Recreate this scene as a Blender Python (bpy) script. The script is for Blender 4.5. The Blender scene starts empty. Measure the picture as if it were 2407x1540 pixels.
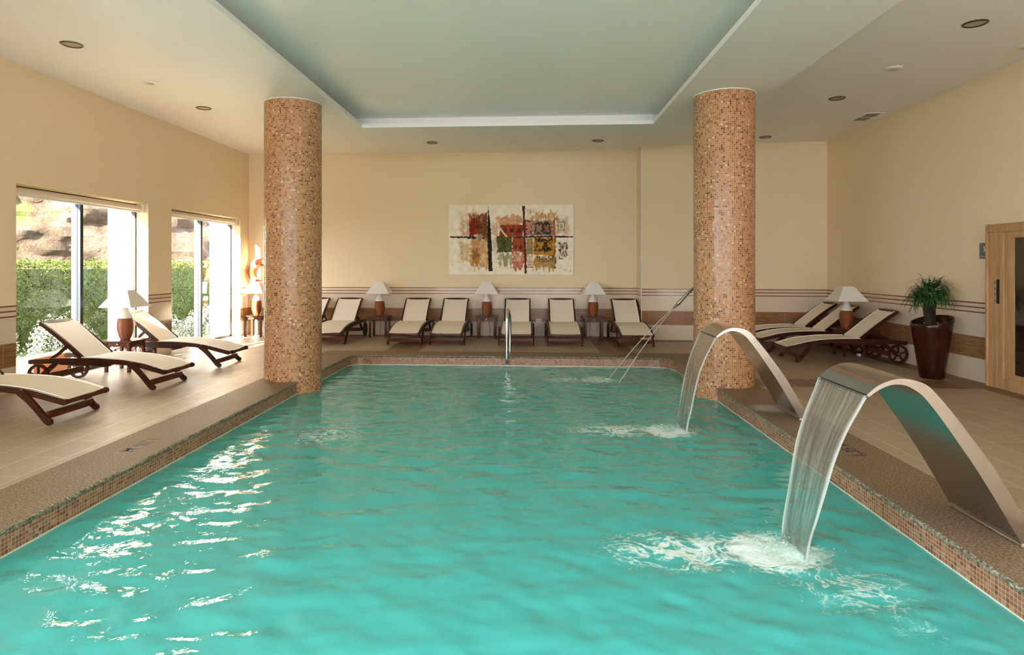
import bpy, bmesh, math, random
import numpy as np
from mathutils import Vector, Matrix, noise

# ------------------------------------------------------------------ camera, light, exposure
SC = bpy.context.scene
COL = SC.collection
F_PX, CX, HY, EYE = 1490.0, 1152.0, 623.0, 1.5          # focal length, principal column, horizon row (2407x1540)
YAW = math.atan((1244 - CX) / F_PX)
cam_d = bpy.data.cameras.new('camera')
cam_d.sensor_fit = 'HORIZONTAL'
cam_d.sensor_width = 36.0
cam_d.lens = 36.0 * F_PX / 2407.0
cam_d.shift_x = (1203.5 - CX) / 2407.0
cam_d.shift_y = -(770.0 - HY) / 2407.0
cam_d.clip_start = 0.05
cam_d.clip_end = 300
cam = bpy.data.objects.new('camera', cam_d)
cam.location = (0, 0, EYE)
cam.rotation_euler = (math.radians(90), 0, YAW)
COL.objects.link(cam)
SC.camera = cam

world = bpy.data.worlds.new('sky')
SC.world = world
world.use_nodes = True
wn = world.node_tree
wn.nodes.clear()
wo = wn.nodes.new('ShaderNodeOutputWorld')
wb = wn.nodes.new('ShaderNodeBackground')
wb.inputs['Color'].default_value = (0.93, 1.0, 1.18, 1)
wb.inputs['Strength'].default_value = 1.0
wn.links.new(wb.outputs[0], wo.inputs['Surface'])

sun_d = bpy.data.lights.new('sun', 'SUN')
sun_d.energy = 8.0
sun_d.angle = math.radians(0.6)
sun_d.color = (1.0, 0.93, 0.82)
sun = bpy.data.objects.new('sun', sun_d)
sun.rotation_euler = Vector((0.35, 1.0, -0.33)).to_track_quat('-Z', 'Y').to_euler()
sun.location = (-12, -20, 8)
COL.objects.link(sun)


def portal(name, loc, normal, w, h):
    """Sky portal in a window opening: only guides the sky light, adds none."""
    d = bpy.data.lights.new(name, 'AREA')
    d.shape = 'RECTANGLE'
    d.size, d.size_y = w, h
    d.cycles.is_portal = True
    o = bpy.data.objects.new(name, d)
    o.location = loc
    o.rotation_euler = Vector(normal).to_track_quat('-Z', 'Z').to_euler()
    COL.objects.link(o)


portal('sky_portal', (-6.6, 8.47, 1.24), (1, 0, 0), 2.6, 2.46)
portal('sky_portal', (-6.6, 11.73, 1.24), (1, 0, 0), 2.58, 2.46)
portal('sky_portal', (-0.15, -4.35, 1.95), (0, 1, 0), 10.9, 3.7)
portal('sky_portal', (-6.75, -1.2, 1.95), (1, 0, 0), 5.0, 3.7)
portal('sky_portal', (0.2, -1.8, 4.15), (0, 0, -1), 4.0, 2.4)

SC.view_settings.view_transform = 'Standard'
SC.view_settings.look = 'None'
SC.view_settings.gamma = 1.0
SC.view_settings.use_curve_mapping = False
SC.view_settings.exposure = 3.74
SC.cycles.max_bounces = 10
SC.cycles.diffuse_bounces = 5
SC.cycles.glossy_bounces = 4
SC.cycles.transmission_bounces = 6
SC.cycles.transparent_max_bounces = 12
SC.cycles.caustics_reflective = False
SC.cycles.caustics_refractive = False
SC.cycles.sample_clamp_indirect = 6.0
SC.cycles.use_denoising = True

random.seed(7)
PI = math.pi

# ------------------------------------------------------------------ material helpers
class NT:
    def __init__(s, name):
        s.m = bpy.data.materials.new(name)
        s.m.use_nodes = True
        s.t = s.m.node_tree
        s.t.nodes.clear()
        s.out = s.t.nodes.new('ShaderNodeOutputMaterial')

    def n(s, kind, **kw):
        nd = s.t.nodes.new('ShaderNode' + kind)
        for k, v in kw.items():
            if k.startswith('_'):
                setattr(nd, k[1:], v)
            else:
                key = int(k[1:]) if k[0] == 'i' and k[1:].isdigit() else k.replace('__', ' ')
                s.set(nd.inputs[key], v)
        return nd

    def set(s, sock, v):
        if isinstance(v, bpy.types.NodeSocket):
            s.t.links.new(v, sock)
        elif isinstance(v, bpy.types.Node):
            s.t.links.new(v.outputs[0], sock)
        else:
            if isinstance(v, tuple) and len(v) == 3 and sock.type == 'RGBA':
                v = v + (1,)
            sock.default_value = v

    def math(s, op, a, b=None, c=None, clamp=False):
        nd = s.t.nodes.new('ShaderNodeMath')
        nd.operation = op
        nd.use_clamp = clamp
        for i, v in enumerate((a, b, c)):
            if v is not None:
                s.set(nd.inputs[i], v)
        return nd.outputs[0]

    def mix(s, f, a, b):
        nd = s.t.nodes.new('ShaderNodeMix')
        nd.data_type = 'RGBA'
        s.set(nd.inputs[0], f)
        s.set(nd.inputs[6], a)
        s.set(nd.inputs[7], b)
        return nd.outputs[2]

    def mixs(s, f, a, b):
        nd = s.t.nodes.new('ShaderNodeMixShader')
        s.set(nd.inputs[0], f)
        s.set(nd.inputs[1], a)
        s.set(nd.inputs[2], b)
        return nd.outputs[0]

    def ramp(s, f, stops, const=False):
        nd = s.t.nodes.new('ShaderNodeValToRGB')
        cr = nd.color_ramp
        if const:
            cr.interpolation = 'CONSTANT'
        while len(cr.elements) < len(stops):
            cr.elements.new(0.5)
        for e, (p, c) in zip(cr.elements, stops):
            e.position = p
            e.color = c + (1,) if len(c) == 3 else c
        s.set(nd.inputs[0], f)
        return nd.outputs[0]

    def pos(s):
        return s.n('NewGeometry').outputs['Position']

    def obj(s):
        return s.n('TexCoord').outputs['Object']

    def sep(s, v):
        return s.n('SeparateXYZ', Vector=v).outputs

    def comb(s, x, y, z=0.0):
        return s.n('CombineXYZ', X=x, Y=y, Z=z).outputs[0]

    def noise(s, v, scale, detail=3.0, rough=0.5, dist=0.0):
        nd = s.n('TexNoise', Vector=v, Scale=scale, Detail=detail, Roughness=rough, Distortion=dist)
        return nd.outputs['Fac']

    def scale(s, v, sx, sy, sz):
        nd = s.n('Mapping', Vector=v)
        nd.inputs['Scale'].default_value = (sx, sy, sz)
        return nd.outputs[0]

    def bump(s, h, strength=0.2, dist=0.01, normal=None):
        nd = s.n('Bump', Height=h, Strength=strength, Distance=dist)
        if normal is not None:
            s.set(nd.inputs['Normal'], normal)
        return nd.outputs[0]

    def bsdf(s, color, rough=0.5, metal=0.0, normal=None, spec=0.5, **kw):
        nd = s.n('BsdfPrincipled', **kw)
        s.set(nd.inputs['Base Color'], color)
        s.set(nd.inputs['Roughness'], rough)
        s.set(nd.inputs['Metallic'], metal)
        s.set(nd.inputs['Specular IOR Level'], spec)
        if normal is not None:
            s.set(nd.inputs['Normal'], normal)
        return nd.outputs[0]

    def done(s, shader):
        s.t.links.new(shader, s.out.inputs['Surface'])
        return s.m


def simple(name, color, rough=0.5, metal=0.0, spec=0.5):
    k = NT(name)
    return k.done(k.bsdf(color, rough, metal, spec=spec))


# ------------------------------------------------------------------ materials
def mat_wall():
    """Paint above, glazed tile bands below 1.02 m."""
    k = NT('wall_finish')
    P = k.pos()
    x, y, z = k.sep(P)
    paint = k.mix(k.noise(P, 0.8, 2), (0.82, 0.645, 0.41), (0.85, 0.685, 0.45))
    run = k.math('ADD', k.math('MULTIPLY', x, 1.0), k.math('MULTIPLY', y, 1.0))
    vein = k.noise(k.scale(P, 1.5, 1.5, 14), 3.0, 6, 0.6, 0.4)
    cream = k.mix(vein, (0.64, 0.505, 0.36), (0.80, 0.67, 0.505))
    grain = k.noise(k.scale(P, 1.2, 1.2, 22), 3.5, 6, 0.62, 0.6)
    brown = k.ramp(grain, [(0.3, (0.19, 0.085, 0.032)), (0.62, (0.36, 0.185, 0.082))])
    stripe = (0.24, 0.08, 0.03)

    def band(lo, hi):
        return k.math('MULTIPLY', k.math('GREATER_THAN', z, lo), k.math('LESS_THAN', z, hi))
    c = k.mix(band(0.297, 0.580), cream, brown)
    jf = k.math('FRACT', k.math('DIVIDE', run, 0.6))
    jm = k.math('LESS_THAN', k.math('ABSOLUTE', k.math('SUBTRACT', jf, 0.5)), 0.0035)
    jm = k.math('MULTIPLY', jm, k.math('LESS_THAN', z, 0.885))
    zj = None
    for zz in (0.297, 0.580):
        b = k.math('LESS_THAN', k.math('ABSOLUTE', k.math('SUBTRACT', z, zz)), 0.003)
        zj = b if zj is None else k.math('MAXIMUM', zj, b)
    jm = k.math('MAXIMUM', jm, zj)
    c = k.mix(k.math('MULTIPLY', jm, 0.6), c, (0.62, 0.52, 0.40))
    st = None
    for zz in (0.891, 0.953, 1.013):
        b = k.math('LESS_THAN', k.math('ABSOLUTE', k.math('SUBTRACT', z, zz)), 0.009)
        st = b if st is None else k.math('MAXIMUM', st, b)
    c = k.mix(st, c, stripe)
    tile = k.math('LESS_THAN', z, 1.022)
    col = k.mix(tile, paint, c)
    rough = k.math('SUBTRACT', 0.62, k.math('MULTIPLY', tile, 0.48))
    bmp = k.bump(k.math('MULTIPLY', tile, k.math('ADD', k.noise(P, 2.2, 2), k.math('MULTIPLY', jm, -0.4))), 0.12, 0.02)
    return k.done(k.bsdf(col, rough, normal=bmp, spec=0.36))


def mat_floor():
    k = NT('floor_tiles')
    P = k.pos()
    x, y, z = k.sep(P)
    TW, TL = 0.45, 0.30
    cx = k.math('DIVIDE', x, TL)
    row = k.math('FLOOR', cx)
    off = k.math('MULTIPLY', k.math('MODULO', k.math('ABSOLUTE', row), 2.0), 0.5)
    cy = k.math('ADD', k.math('DIVIDE', y, TW), off)
    fx, fy = k.math('FRACT', cx), k.math('FRACT', cy)
    jx = k.math('LESS_THAN', k.math('MULTIPLY', k.math('MINIMUM', fx, k.math('SUBTRACT', 1.0, fx)), TL), 0.0040)
    jy = k.math('LESS_THAN', k.math('MULTIPLY', k.math('MINIMUM', fy, k.math('SUBTRACT', 1.0, fy)), TW), 0.0032)
    j = k.math('MAXIMUM', jx, k.math('MULTIPLY', jy, 0.8))
    wn_ = k.n('TexWhiteNoise', _noise_dimensions='2D', Vector=k.comb(row, k.math('FLOOR', cy))).outputs['Value']
    g = k.noise(k.scale(P, 12, 1.6, 1), 2.5, 5, 0.6, 0.3)
    sand = k.mix(g, (0.30, 0.22, 0.135), (0.375, 0.285, 0.185))
    sand = k.mix(k.math('MULTIPLY', wn_, 0.35), sand, (0.46, 0.37, 0.26))
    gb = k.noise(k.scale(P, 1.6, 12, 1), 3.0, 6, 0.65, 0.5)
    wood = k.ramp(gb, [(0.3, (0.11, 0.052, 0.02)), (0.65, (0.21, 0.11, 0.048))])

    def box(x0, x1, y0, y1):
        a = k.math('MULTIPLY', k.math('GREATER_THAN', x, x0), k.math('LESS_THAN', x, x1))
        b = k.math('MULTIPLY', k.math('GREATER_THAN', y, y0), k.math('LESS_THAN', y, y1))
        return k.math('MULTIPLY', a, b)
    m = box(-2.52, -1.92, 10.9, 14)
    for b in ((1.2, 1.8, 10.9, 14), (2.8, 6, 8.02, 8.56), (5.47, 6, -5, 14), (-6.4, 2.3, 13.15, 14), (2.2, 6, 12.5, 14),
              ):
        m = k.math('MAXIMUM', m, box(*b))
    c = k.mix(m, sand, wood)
    c = k.mix(k.math('MULTIPLY', j, 0.7), c, (0.70, 0.60, 0.46))
    rough = k.math('ADD', 0.34, k.math('MULTIPLY', k.noise(P, 6, 2), 0.2))
    return k.done(k.bsdf(c, rough, normal=k.bump(k.math('SUBTRACT', k.math('MULTIPLY', g, 0.25), j), 0.15, 0.004), spec=0.4))


def mosaic_color(k, uv, pitch=0.025):
    u, v, _ = k.sep(uv)
    a, b = k.math('DIVIDE', u, pitch), k.math('DIVIDE', v, pitch)
    fa, fb = k.math('FRACT', a), k.math('FRACT', b)
    ea = k.math('ABSOLUTE', k.math('SUBTRACT', fa, 0.5))
    eb = k.math('ABSOLUTE', k.math('SUBTRACT', fb, 0.5))
    joint = k.math('GREATER_THAN', k.math('MAXIMUM', ea, eb), 0.435)
    cell = k.comb(k.math('FLOOR', a), k.math('FLOOR', b))
    r = k.n('TexWhiteNoise', _noise_dimensions='2D', Vector=cell)
    return joint, r, cell


def mat_mosaic(name='mosaic_tile', reds=0.0):
    k = NT(name)
    uv = k.n('TexCoord').outputs['UV']
    joint, r, cell = mosaic_color(k, uv)
    c = k.ramp(r.outputs['Value'], [
        (0.0, (0.13, 0.042, 0.016)), (0.05, (0.27, 0.095, 0.036)), (0.20, (0.40, 0.175, 0.078)),
        (0.45, (0.48, 0.225, 0.10)), (0.70, (0.44, 0.215, 0.095)), (0.86, (0.54, 0.295, 0.145)), (0.975, (0.66, 0.48, 0.31))], True)
    c = k.mix(joint, c, (0.56, 0.365, 0.22))
    sheen = k.math('MULTIPLY', k.math('SUBTRACT', 1.0, joint), r.outputs['Value'])
    tilt = k.n('VectorMath', _operation='SUBTRACT', i0=r.outputs['Color'], i1=(0.5, 0.5, 0.5))
    nrm = k.n('VectorMath', _operation='MULTIPLY_ADD', i0=tilt.outputs[0], i1=(0.07, 0.07, 0.07), i2=k.n('NewGeometry').outputs['Normal'])
    nrm = k.n('VectorMath', _operation='NORMALIZE', i0=nrm.outputs[0]).outputs[0]
    rough = k.math('ADD', 0.17, k.math('MULTIPLY', joint, 0.5))
    return k.done(k.bsdf(c, rough, spec=0.3, normal=k.bump(k.math('SUBTRACT', 1.0, joint), 0.3, 0.002, nrm)))


def mat_pool_shell():
    """Brown mosaic freeboard, pale waterline, turquoise mosaic below water."""
    k = NT('pool_shell_tile')
    uv = k.n('TexCoord').outputs['UV']
    x, y, z = k.sep(k.pos())
    joint, r, cell = mosaic_color(k, uv)
    c = k.ramp(r.outputs['Value'], [
        (0.0, (0.17, 0.06, 0.03)), (0.12, (0.27, 0.10, 0.048)), (0.45, (0.33, 0.14, 0.07)),
        (0.75, (0.37, 0.175, 0.09)), (0.92, (0.43, 0.235, 0.135))], True)
    c = k.mix(joint, c, (0.50, 0.33, 0.215))
    teal = k.ramp(r.outputs['Value'], [(0.0, (0.14, 0.80, 0.74)), (0.5, (0.19, 0.86, 0.79)), (0.8, (0.26, 0.90, 0.83))], True)
    teal = k.mix(k.math('MULTIPLY', joint, 0.6), teal, (0.45, 0.82, 0.75))
    below = k.math('LESS_THAN', z, -0.165)
    c = k.mix(below, c, teal)
    n = k.math('MULTIPLY', k.math('SUBTRACT', k.noise(k.comb(k.sep(uv)[0], 0.0), 9, 3), 0.5), 0.012)
    line = k.math('MULTIPLY', k.math('LESS_THAN', z, k.math('ADD', -0.151, n)), k.math('GREATER_THAN', z, -0.168))
    c = k.mix(k.math('MULTIPLY', line, 0.85), c, (0.82, 0.76, 0.62))
    return k.done(k.bsdf(c, k.math('ADD', 0.18, k.math('MULTIPLY', joint, 0.4)), normal=k.bump(k.math('SUBTRACT', 1.0, joint), 0.25, 0.002)))


def mat_water():
    k = NT('pool_water')
    P = k.pos()
    n1 = k.noise(k.scale(P, 1, 1, 1), 9.0, 3, 0.55, 0.6)
    n2 = k.noise(k.scale(P, 1, 1.3, 1), 30.0, 2, 0.5, 0.3)
    h = k.math('ADD', k.math('MULTIPLY', n1, 1.0), k.math('MULTIPLY', n2, 0.12))
    nrm = k.bump(h, 0.26, 0.022)
    foam_env = k.n('Attribute', _attribute_name='foam').outputs['Fac']
    fn = k.noise(k.scale(P, 1.0, 1.4, 1), 4.2, 7, 0.66, 1.4)
    fine = k.noise(P, 26.0, 4, 0.7, 0.5)
    ridge = k.math('SUBTRACT', 1.0, k.math('MULTIPLY', k.math('ABSOLUTE', k.math('SUBTRACT', fn, 0.5)), 9.0))
    v = k.math('ADD', k.math('MULTIPLY', foam_env, 1.9), k.math('MULTIPLY', k.math('SUBTRACT', fine, 0.5), 0.9))
    v = k.math('ADD', v, k.math('MULTIPLY', ridge, 0.55))
    foam = k.math('MULTIPLY', k.math('SUBTRACT', v, 1.22), 2.4, clamp=True)
    foam = k.math('MULTIPLY', foam, k.math('MINIMUM', k.math('MULTIPLY', foam_env, 2.5), 0.9))
    body = k.mixs(0.50, k.n('BsdfTransparent', Color=(0.66, 1.0, 0.99)).outputs[0],
                  k.n('BsdfDiffuse', Color=(0.11, 0.68, 0.60), Normal=nrm).outputs[0])
    fr = k.n('Fresnel', IOR=1.333, Normal=nrm).outputs[0]
    gl = k.n('BsdfGlossy', Color=(1, 1, 1), Roughness=0.03, Normal=nrm).outputs[0]
    surf = k.mixs(k.math('MULTIPLY', fr, 1.0), body, gl)
    fo = k.bsdf((0.80, 0.88, 0.80), 0.5, normal=k.bump(fine, 0.4, 0.01))
    return k.done(k.mixs(foam, surf, fo))


def mat_falling():
    k = NT('falling_water')
    uv = k.n('TexCoord').outputs['UV']
    s = k.noise(k.scale(uv, 60, 2.2, 1), 1.0, 4, 0.6, 0.3)
    s2 = k.noise(k.scale(uv, 17, 1.0, 1), 1.0, 3, 0.6, 0.6)
    u = k.sep(uv)[0]
    edge = k.math('MULTIPLY', k.math('SUBTRACT', k.math('ABSOLUTE', k.math('SUBTRACT', u, 0.5)), 0.455), 22.0, clamp=True)
    nrm = k.bump(k.math('ADD', k.math('MULTIPLY', s, 0.5), s2), 0.7, 0.02)
    tr = k.n('BsdfTransparent', Color=(0.93, 0.96, 0.92)).outputs[0]
    rf = k.n('BsdfRefraction', Color=(0.95, 0.97, 0.93), IOR=1.12, Roughness=0.02, Normal=nrm).outputs[0]
    fr = k.n('Fresnel', IOR=1.33, Normal=nrm).outputs[0]
    fr = k.math('MULTIPLY', fr, k.math('SUBTRACT', 1.0, k.n('NewGeometry').outputs['Backfacing']))
    gl = k.n('BsdfGlossy', Roughness=0.06, Normal=nrm).outputs[0]
    wh = k.bsdf((0.86, 0.86, 0.80), 0.25)
    c = k.mixs(0.38, tr, rf)
    c = k.mixs(k.math('MULTIPLY', fr, 1.0, clamp=True), c, gl)
    st = k.math('MULTIPLY', k.math('SUBTRACT', k.math('ADD', k.math('MULTIPLY', s, 0.6), k.math('MULTIPLY', s2, 0.5)), 0.56), 2.3, clamp=True)
    st = k.math('MAXIMUM', k.math('MULTIPLY', st, 0.42), k.math('MULTIPLY', edge, 0.36))
    st = k.math('ADD', st, 0.04)
    return k.done(k.mixs(st, c, wh))


def mat_foam():
    k = NT('foam')
    n = k.noise(k.obj(), 30, 4, 0.7)
    a = k.n('LayerWeight', Blend=0.35).outputs['Facing']
    sh = k.bsdf(k.mix(n, (0.74, 0.88, 0.80), (0.92, 0.93, 0.86)), 0.4, normal=k.bump(n, 0.6, 0.02))
    tr = k.n('BsdfTransparent', Color=(0.9, 1, 0.97)).outputs[0]
    f = k.math('ADD', k.math('MULTIPLY', k.math('SUBTRACT', n, 0.22), 1.35), k.math('MULTIPLY', a, -0.3), clamp=True)
    return k.done(k.mixs(f, tr, sh))


def mat_glass(tint=(0.87, 0.88, 0.875)):
    k = NT('window_glass')
    fr = k.n('Fresnel', IOR=1.5).outputs[0]
    fr = k.math('MULTIPLY', fr, k.math('SUBTRACT', 1.0, k.n('NewGeometry').outputs['Backfacing']))
    tr = k.n('BsdfTransparent', Color=tint).outputs[0]
    gl = k.n('BsdfGlossy', Roughness=0.0).outputs[0]
    return k.done(k.mixs(fr, tr, gl))


def mat_wood(name, a, b, rough=0.3, axis=(3, 3, 20), sc=3.0, use_obj=True):
    k = NT(name)
    P = k.obj() if use_obj else k.pos()
    g = k.noise(k.scale(P, *axis), sc, 6, 0.62, 0.7)
    return k.done(k.bsdf(k.ramp(g, [(0.3, a), (0.7, b)]), rough, normal=k.bump(g, 0.12, 0.003), spec=0.22))


def mat_stone(name, a, b, c, scale=90, rough=0.55, bump=0.3, dist=0.004):
    k = NT(name)
    P = k.pos()
    n = k.noise(P, scale, 3, 0.7)
    n2 = k.noise(P, 2.2, 4, 0.6)
    col = k.ramp(n, [(0.36, a), (0.5, b), (0.64, c)])
    col = k.mix(k.math('MULTIPLY', n2, 0.45), col, a)
    if name == 'coping_granite':   # limescale left by the splashing beside the far arch
        dv = k.n('VectorMath', _operation='DISTANCE', i0=k.scale(P, 1, 1.0, 1), i1=(2.50, 6.80, 0.0)).outputs['Value']
        st = k.math('MULTIPLY', k.math('SUBTRACT', k.math('ADD', 0.16, k.math('MULTIPLY', k.noise(P, 9, 4), 0.12)), dv), 9.0, clamp=True)
        col = k.mix(k.math('MULTIPLY', st, 0.6), col, (0.62, 0.58, 0.50))
    return k.done(k.bsdf(col, rough, normal=k.bump(n, bump, dist), spec=0.25))


def mat_fabric(name, col, trans=0.12, scale=500):
    k = NT(name)
    P = k.obj()
    w = k.math('MULTIPLY', k.math('SINE', k.math('MULTIPLY', k.sep(P)[0], scale)), 0.5)
    nrm = k.bump(w, 0.15, 0.001)
    d = k.bsdf(col, 0.75, normal=nrm, spec=0.2)
    t = k.n('BsdfTranslucent', Color=col).outputs[0]
    x = k.mixs(0.16, d, t)
    return k.done(k.mixs(trans, x, k.n('BsdfTransparent').outputs[0]))


def mat_leaf(name, a, b, rough=0.45, sc=14.0):
    k = NT(name)
    r = k.n('TexNoise', Vector=k.pos(), Scale=sc, Detail=2.0).outputs['Fac']
    c = k.ramp(r, [(0.35, a), (0.65, b)])
    d = k.bsdf(c, rough, spec=0.35)
    return k.done(k.mixs(0.25, d, k.n('BsdfTranslucent', Color=c).outputs[0]))


def mat_ribbed():
    k = NT('ribbed_terracotta')
    z = k.sep(k.obj())[2]
    w = k.math('SINE', k.math('MULTIPLY', z, 560.0))
    g = k.noise(k.scale(k.obj(), 6, 6, 60), 4, 4)
    c = k.mix(g, (0.23, 0.053, 0.012), (0.36, 0.10, 0.026))
    c = k.mix(k.math('MULTIPLY', k.math('LESS_THAN', w, -0.75), 0.6), c, (0.10, 0.03, 0.012))
    return k.done(k.bsdf(c, 0.32, normal=k.bump(w, 0.5, 0.003)))


def mat_steel():
    k = NT('brushed_steel')
    n = k.noise(k.scale(k.pos(), 2, 60, 2), 5, 4, 0.7)
    c = k.mix(n, (0.47, 0.45, 0.42), (0.60, 0.58, 0.55))
    return k.done(k.bsdf(c, k.math('ADD', 0.13, k.math('MULTIPLY', n, 0.14)), 1.0))


def mat_rock():
    k = NT('cliff_rock')
    P = k.pos()
    v = k.math('ABSOLUTE', k.math('SUBTRACT', k.noise(k.scale(P, .6, .6, 1.5), 1.1, 7, 0.62, 1.6), 0.5))
    n = k.noise(P, 1.6, 8, 0.7, 0.5)
    n2 = k.noise(P, 11, 6, 0.7)
    c = k.ramp(n, [(0.32, (0.045, 0.028, 0.018)), (0.5, (0.12, 0.085, 0.062)), (0.68, (0.20, 0.165, 0.135))])
    c = k.mix(k.math('MULTIPLY', n2, 0.5), c, (0.09, 0.055, 0.035))
    c = k.mix(k.math('MULTIPLY', k.math('LESS_THAN', v, 0.012), 0.75), c, (0.06, 0.045, 0.03))
    moss = k.math('MULTIPLY', k.math('SUBTRACT', k.noise(P, 0.9, 5, 0.7), 0.58), 6.0, clamp=True)
    c = k.mix(moss, c, (0.10, 0.15, 0.03))
    return k.done(k.bsdf(c, 0.9, normal=k.bump(k.math('ADD', n, n2), 0.8, 0.12), spec=0.2))


def mat_grass():
    k = NT('lawn')
    n = k.noise(k.pos(), 40, 4, 0.7)
    return k.done(k.bsdf(k.ramp(n, [(0.3, (0.05, 0.09, 0.015)), (0.7, (0.16, 0.22, 0.05))]), 0.9, normal=k.bump(n, 0.8, 0.03)))


def mat_vcol(name, attr, rough=0.6):
    k = NT(name)
    c = k.n('Attribute', _attribute_name=attr).outputs['Color']
    n = k.noise(k.scale(k.obj(), 40, 1, 120), 3, 3)
    return k.done(k.bsdf(c, rough, normal=k.bump(n, 0.15, 0.002), spec=0.15))


M = {}
M['wall'] = mat_wall()
M['floor'] = mat_floor()
M['mosaic'] = mat_mosaic()
M['shell'] = mat_pool_shell()
M['water'] = mat_water()
M['fall'] = mat_falling()
M['foam'] = mat_foam()
kj = NT('jet_water')
M['jet'] = kj.done(kj.mixs(0.72, kj.n('BsdfTransparent', Color=(0.95, 0.96, 0.92)).outputs[0], kj.bsdf((0.86, 0.88, 0.80), 0.2)))
M['glass'] = mat_glass((0.82, 0.83, 0.825))
M['clear'] = mat_glass((0.97, 0.975, 0.97))
M['ceiling'] = simple('ceiling_paint', (0.88, 0.86, 0.82), 0.55)
M['recess'] = simple('recess_paint', (0.93, 0.95, 0.90), 0.35)
M['coping'] = mat_stone('coping_granite', (0.09, 0.055, 0.028), (0.235, 0.155, 0.088), (0.42, 0.30, 0.185), 75, 0.55)
M['nose'] = mat_stone('split_granite', (0.09, 0.085, 0.05), (0.26, 0.235, 0.15), (0.55, 0.50, 0.37), 45, 0.7, 0.9, 0.02)
M['wood'] = mat_wood('dark_hardwood', (0.022, 0.006, 0.003), (0.075, 0.023, 0.010), 0.30, (8, 1.2, 8), 4)
M['redwood'] = mat_wood('red_hardwood', (0.055, 0.013, 0.005), (0.15, 0.044, 0.016), 0.28, (2, 8, 12), 4)
M['sling'] = mat_fabric('sling_fabric', (0.95, 0.855, 0.70), 0.05)
M['hem'] = simple('sling_hem', (0.95, 0.90, 0.78), 0.7)
M['shade'] = mat_fabric('lamp_shade_cloth', (0.93, 0.88, 0.80), 0.0, 900)
M['ribbed'] = mat_ribbed()
M['ceramic'] = simple('white_ceramic', (0.78, 0.76, 0.70), 0.25)
M['black'] = simple('black_metal', (0.02, 0.02, 0.022), 0.35, 0.3)
M['frame'] = simple('dark_aluminium', (0.03, 0.035, 0.04), 0.3, 0.5)
M['palealu'] = simple('pale_aluminium', (0.55, 0.6, 0.62), 0.35, 0.2)
M['white'] = simple('white_plastic', (0.80, 0.79, 0.74), 0.4)
M['blind'] = simple('blind_fabric', (0.72, 0.62, 0.50), 0.6)
M['steel'] = mat_steel()
M['chrome'] = simple('chrome', (0.62, 0.61, 0.59), 0.12, 1.0)
M['brass'] = simple('brass', (0.6, 0.42, 0.18), 0.3, 1.0)
M['glaze'] = mat_wood('brown_glaze', (0.016, 0.004, 0.002), (0.045, 0.013, 0.005), 0.12, (3, 3, 1), 3)
M['soil'] = mat_stone('soil', (0.015, 0.01, 0.006), (0.04, 0.028, 0.018), (0.08, 0.06, 0.04), 60, 0.9)
M['pebble'] = simple('pebble', (0.7, 0.66, 0.58), 0.6)
M['trunk'] = mat_wood('bark', (0.012, 0.008, 0.004), (0.05, 0.033, 0.018), 0.9, (9, 9, 2), 8)
M['leaf'] = mat_leaf('pot_leaf', (0.018, 0.07, 0.014), (0.06, 0.17, 0.035), 0.35)
M['flower'] = simple('petal', (0.8, 0.75, 0.6), 0.6)
M['hedge'] = mat_leaf('hedge_leaf', (0.008, 0.022, 0.003), (0.15, 0.20, 0.025), 0.45, 30.0)
M['silver'] = mat_leaf('silver_leaf', (0.07, 0.08, 0.06), (0.34, 0.36, 0.30), 0.6, 35.0)
M['rock'] = mat_rock()
M['lawn'] = mat_grass()
M['terracotta'] = simple('terracotta', (0.42, 0.16, 0.08), 0.8)
M['render'] = simple('white_render', (0.72, 0.69, 0.62), 0.8)
M['sauna'] = mat_wood('pale_spruce', (0.40, 0.215, 0.09), (0.58, 0.35, 0.17), 0.45, (10, 10, 0.8), 3, False)
M['darkglass'] = simple('smoked_glass', (0.022, 0.012, 0.006), 0.06, 0.0, 0.8)
M['orange'] = simple('orange_shell', (0.75, 0.13, 0.03), 0.35)
M['reflective'] = simple('white_band', (0.85, 0.82, 0.75), 0.35)
M['plaque'] = simple('grey_plaque', (0.16, 0.17, 0.145), 0.35, 0.4)
M['ink'] = simple('black_paint', (0.025, 0.025, 0.025), 0.5)
M['sig'] = simple('brown_paint', (0.30, 0.16, 0.06), 0.6)
M['ring'] = simple('lamp_trim_metal', (0.10, 0.085, 0.05), 0.3, 0.8)
M['diffuser'] = simple('frosted_diffuser', (0.42, 0.37, 0.26), 0.3)
M['voidmat'] = simple('dark_slot', (0.07, 0.06, 0.045), 0.8)
M['lens'] = simple('underwater_lens', (0.004, 0.006, 0.006), 0.3)


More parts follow.
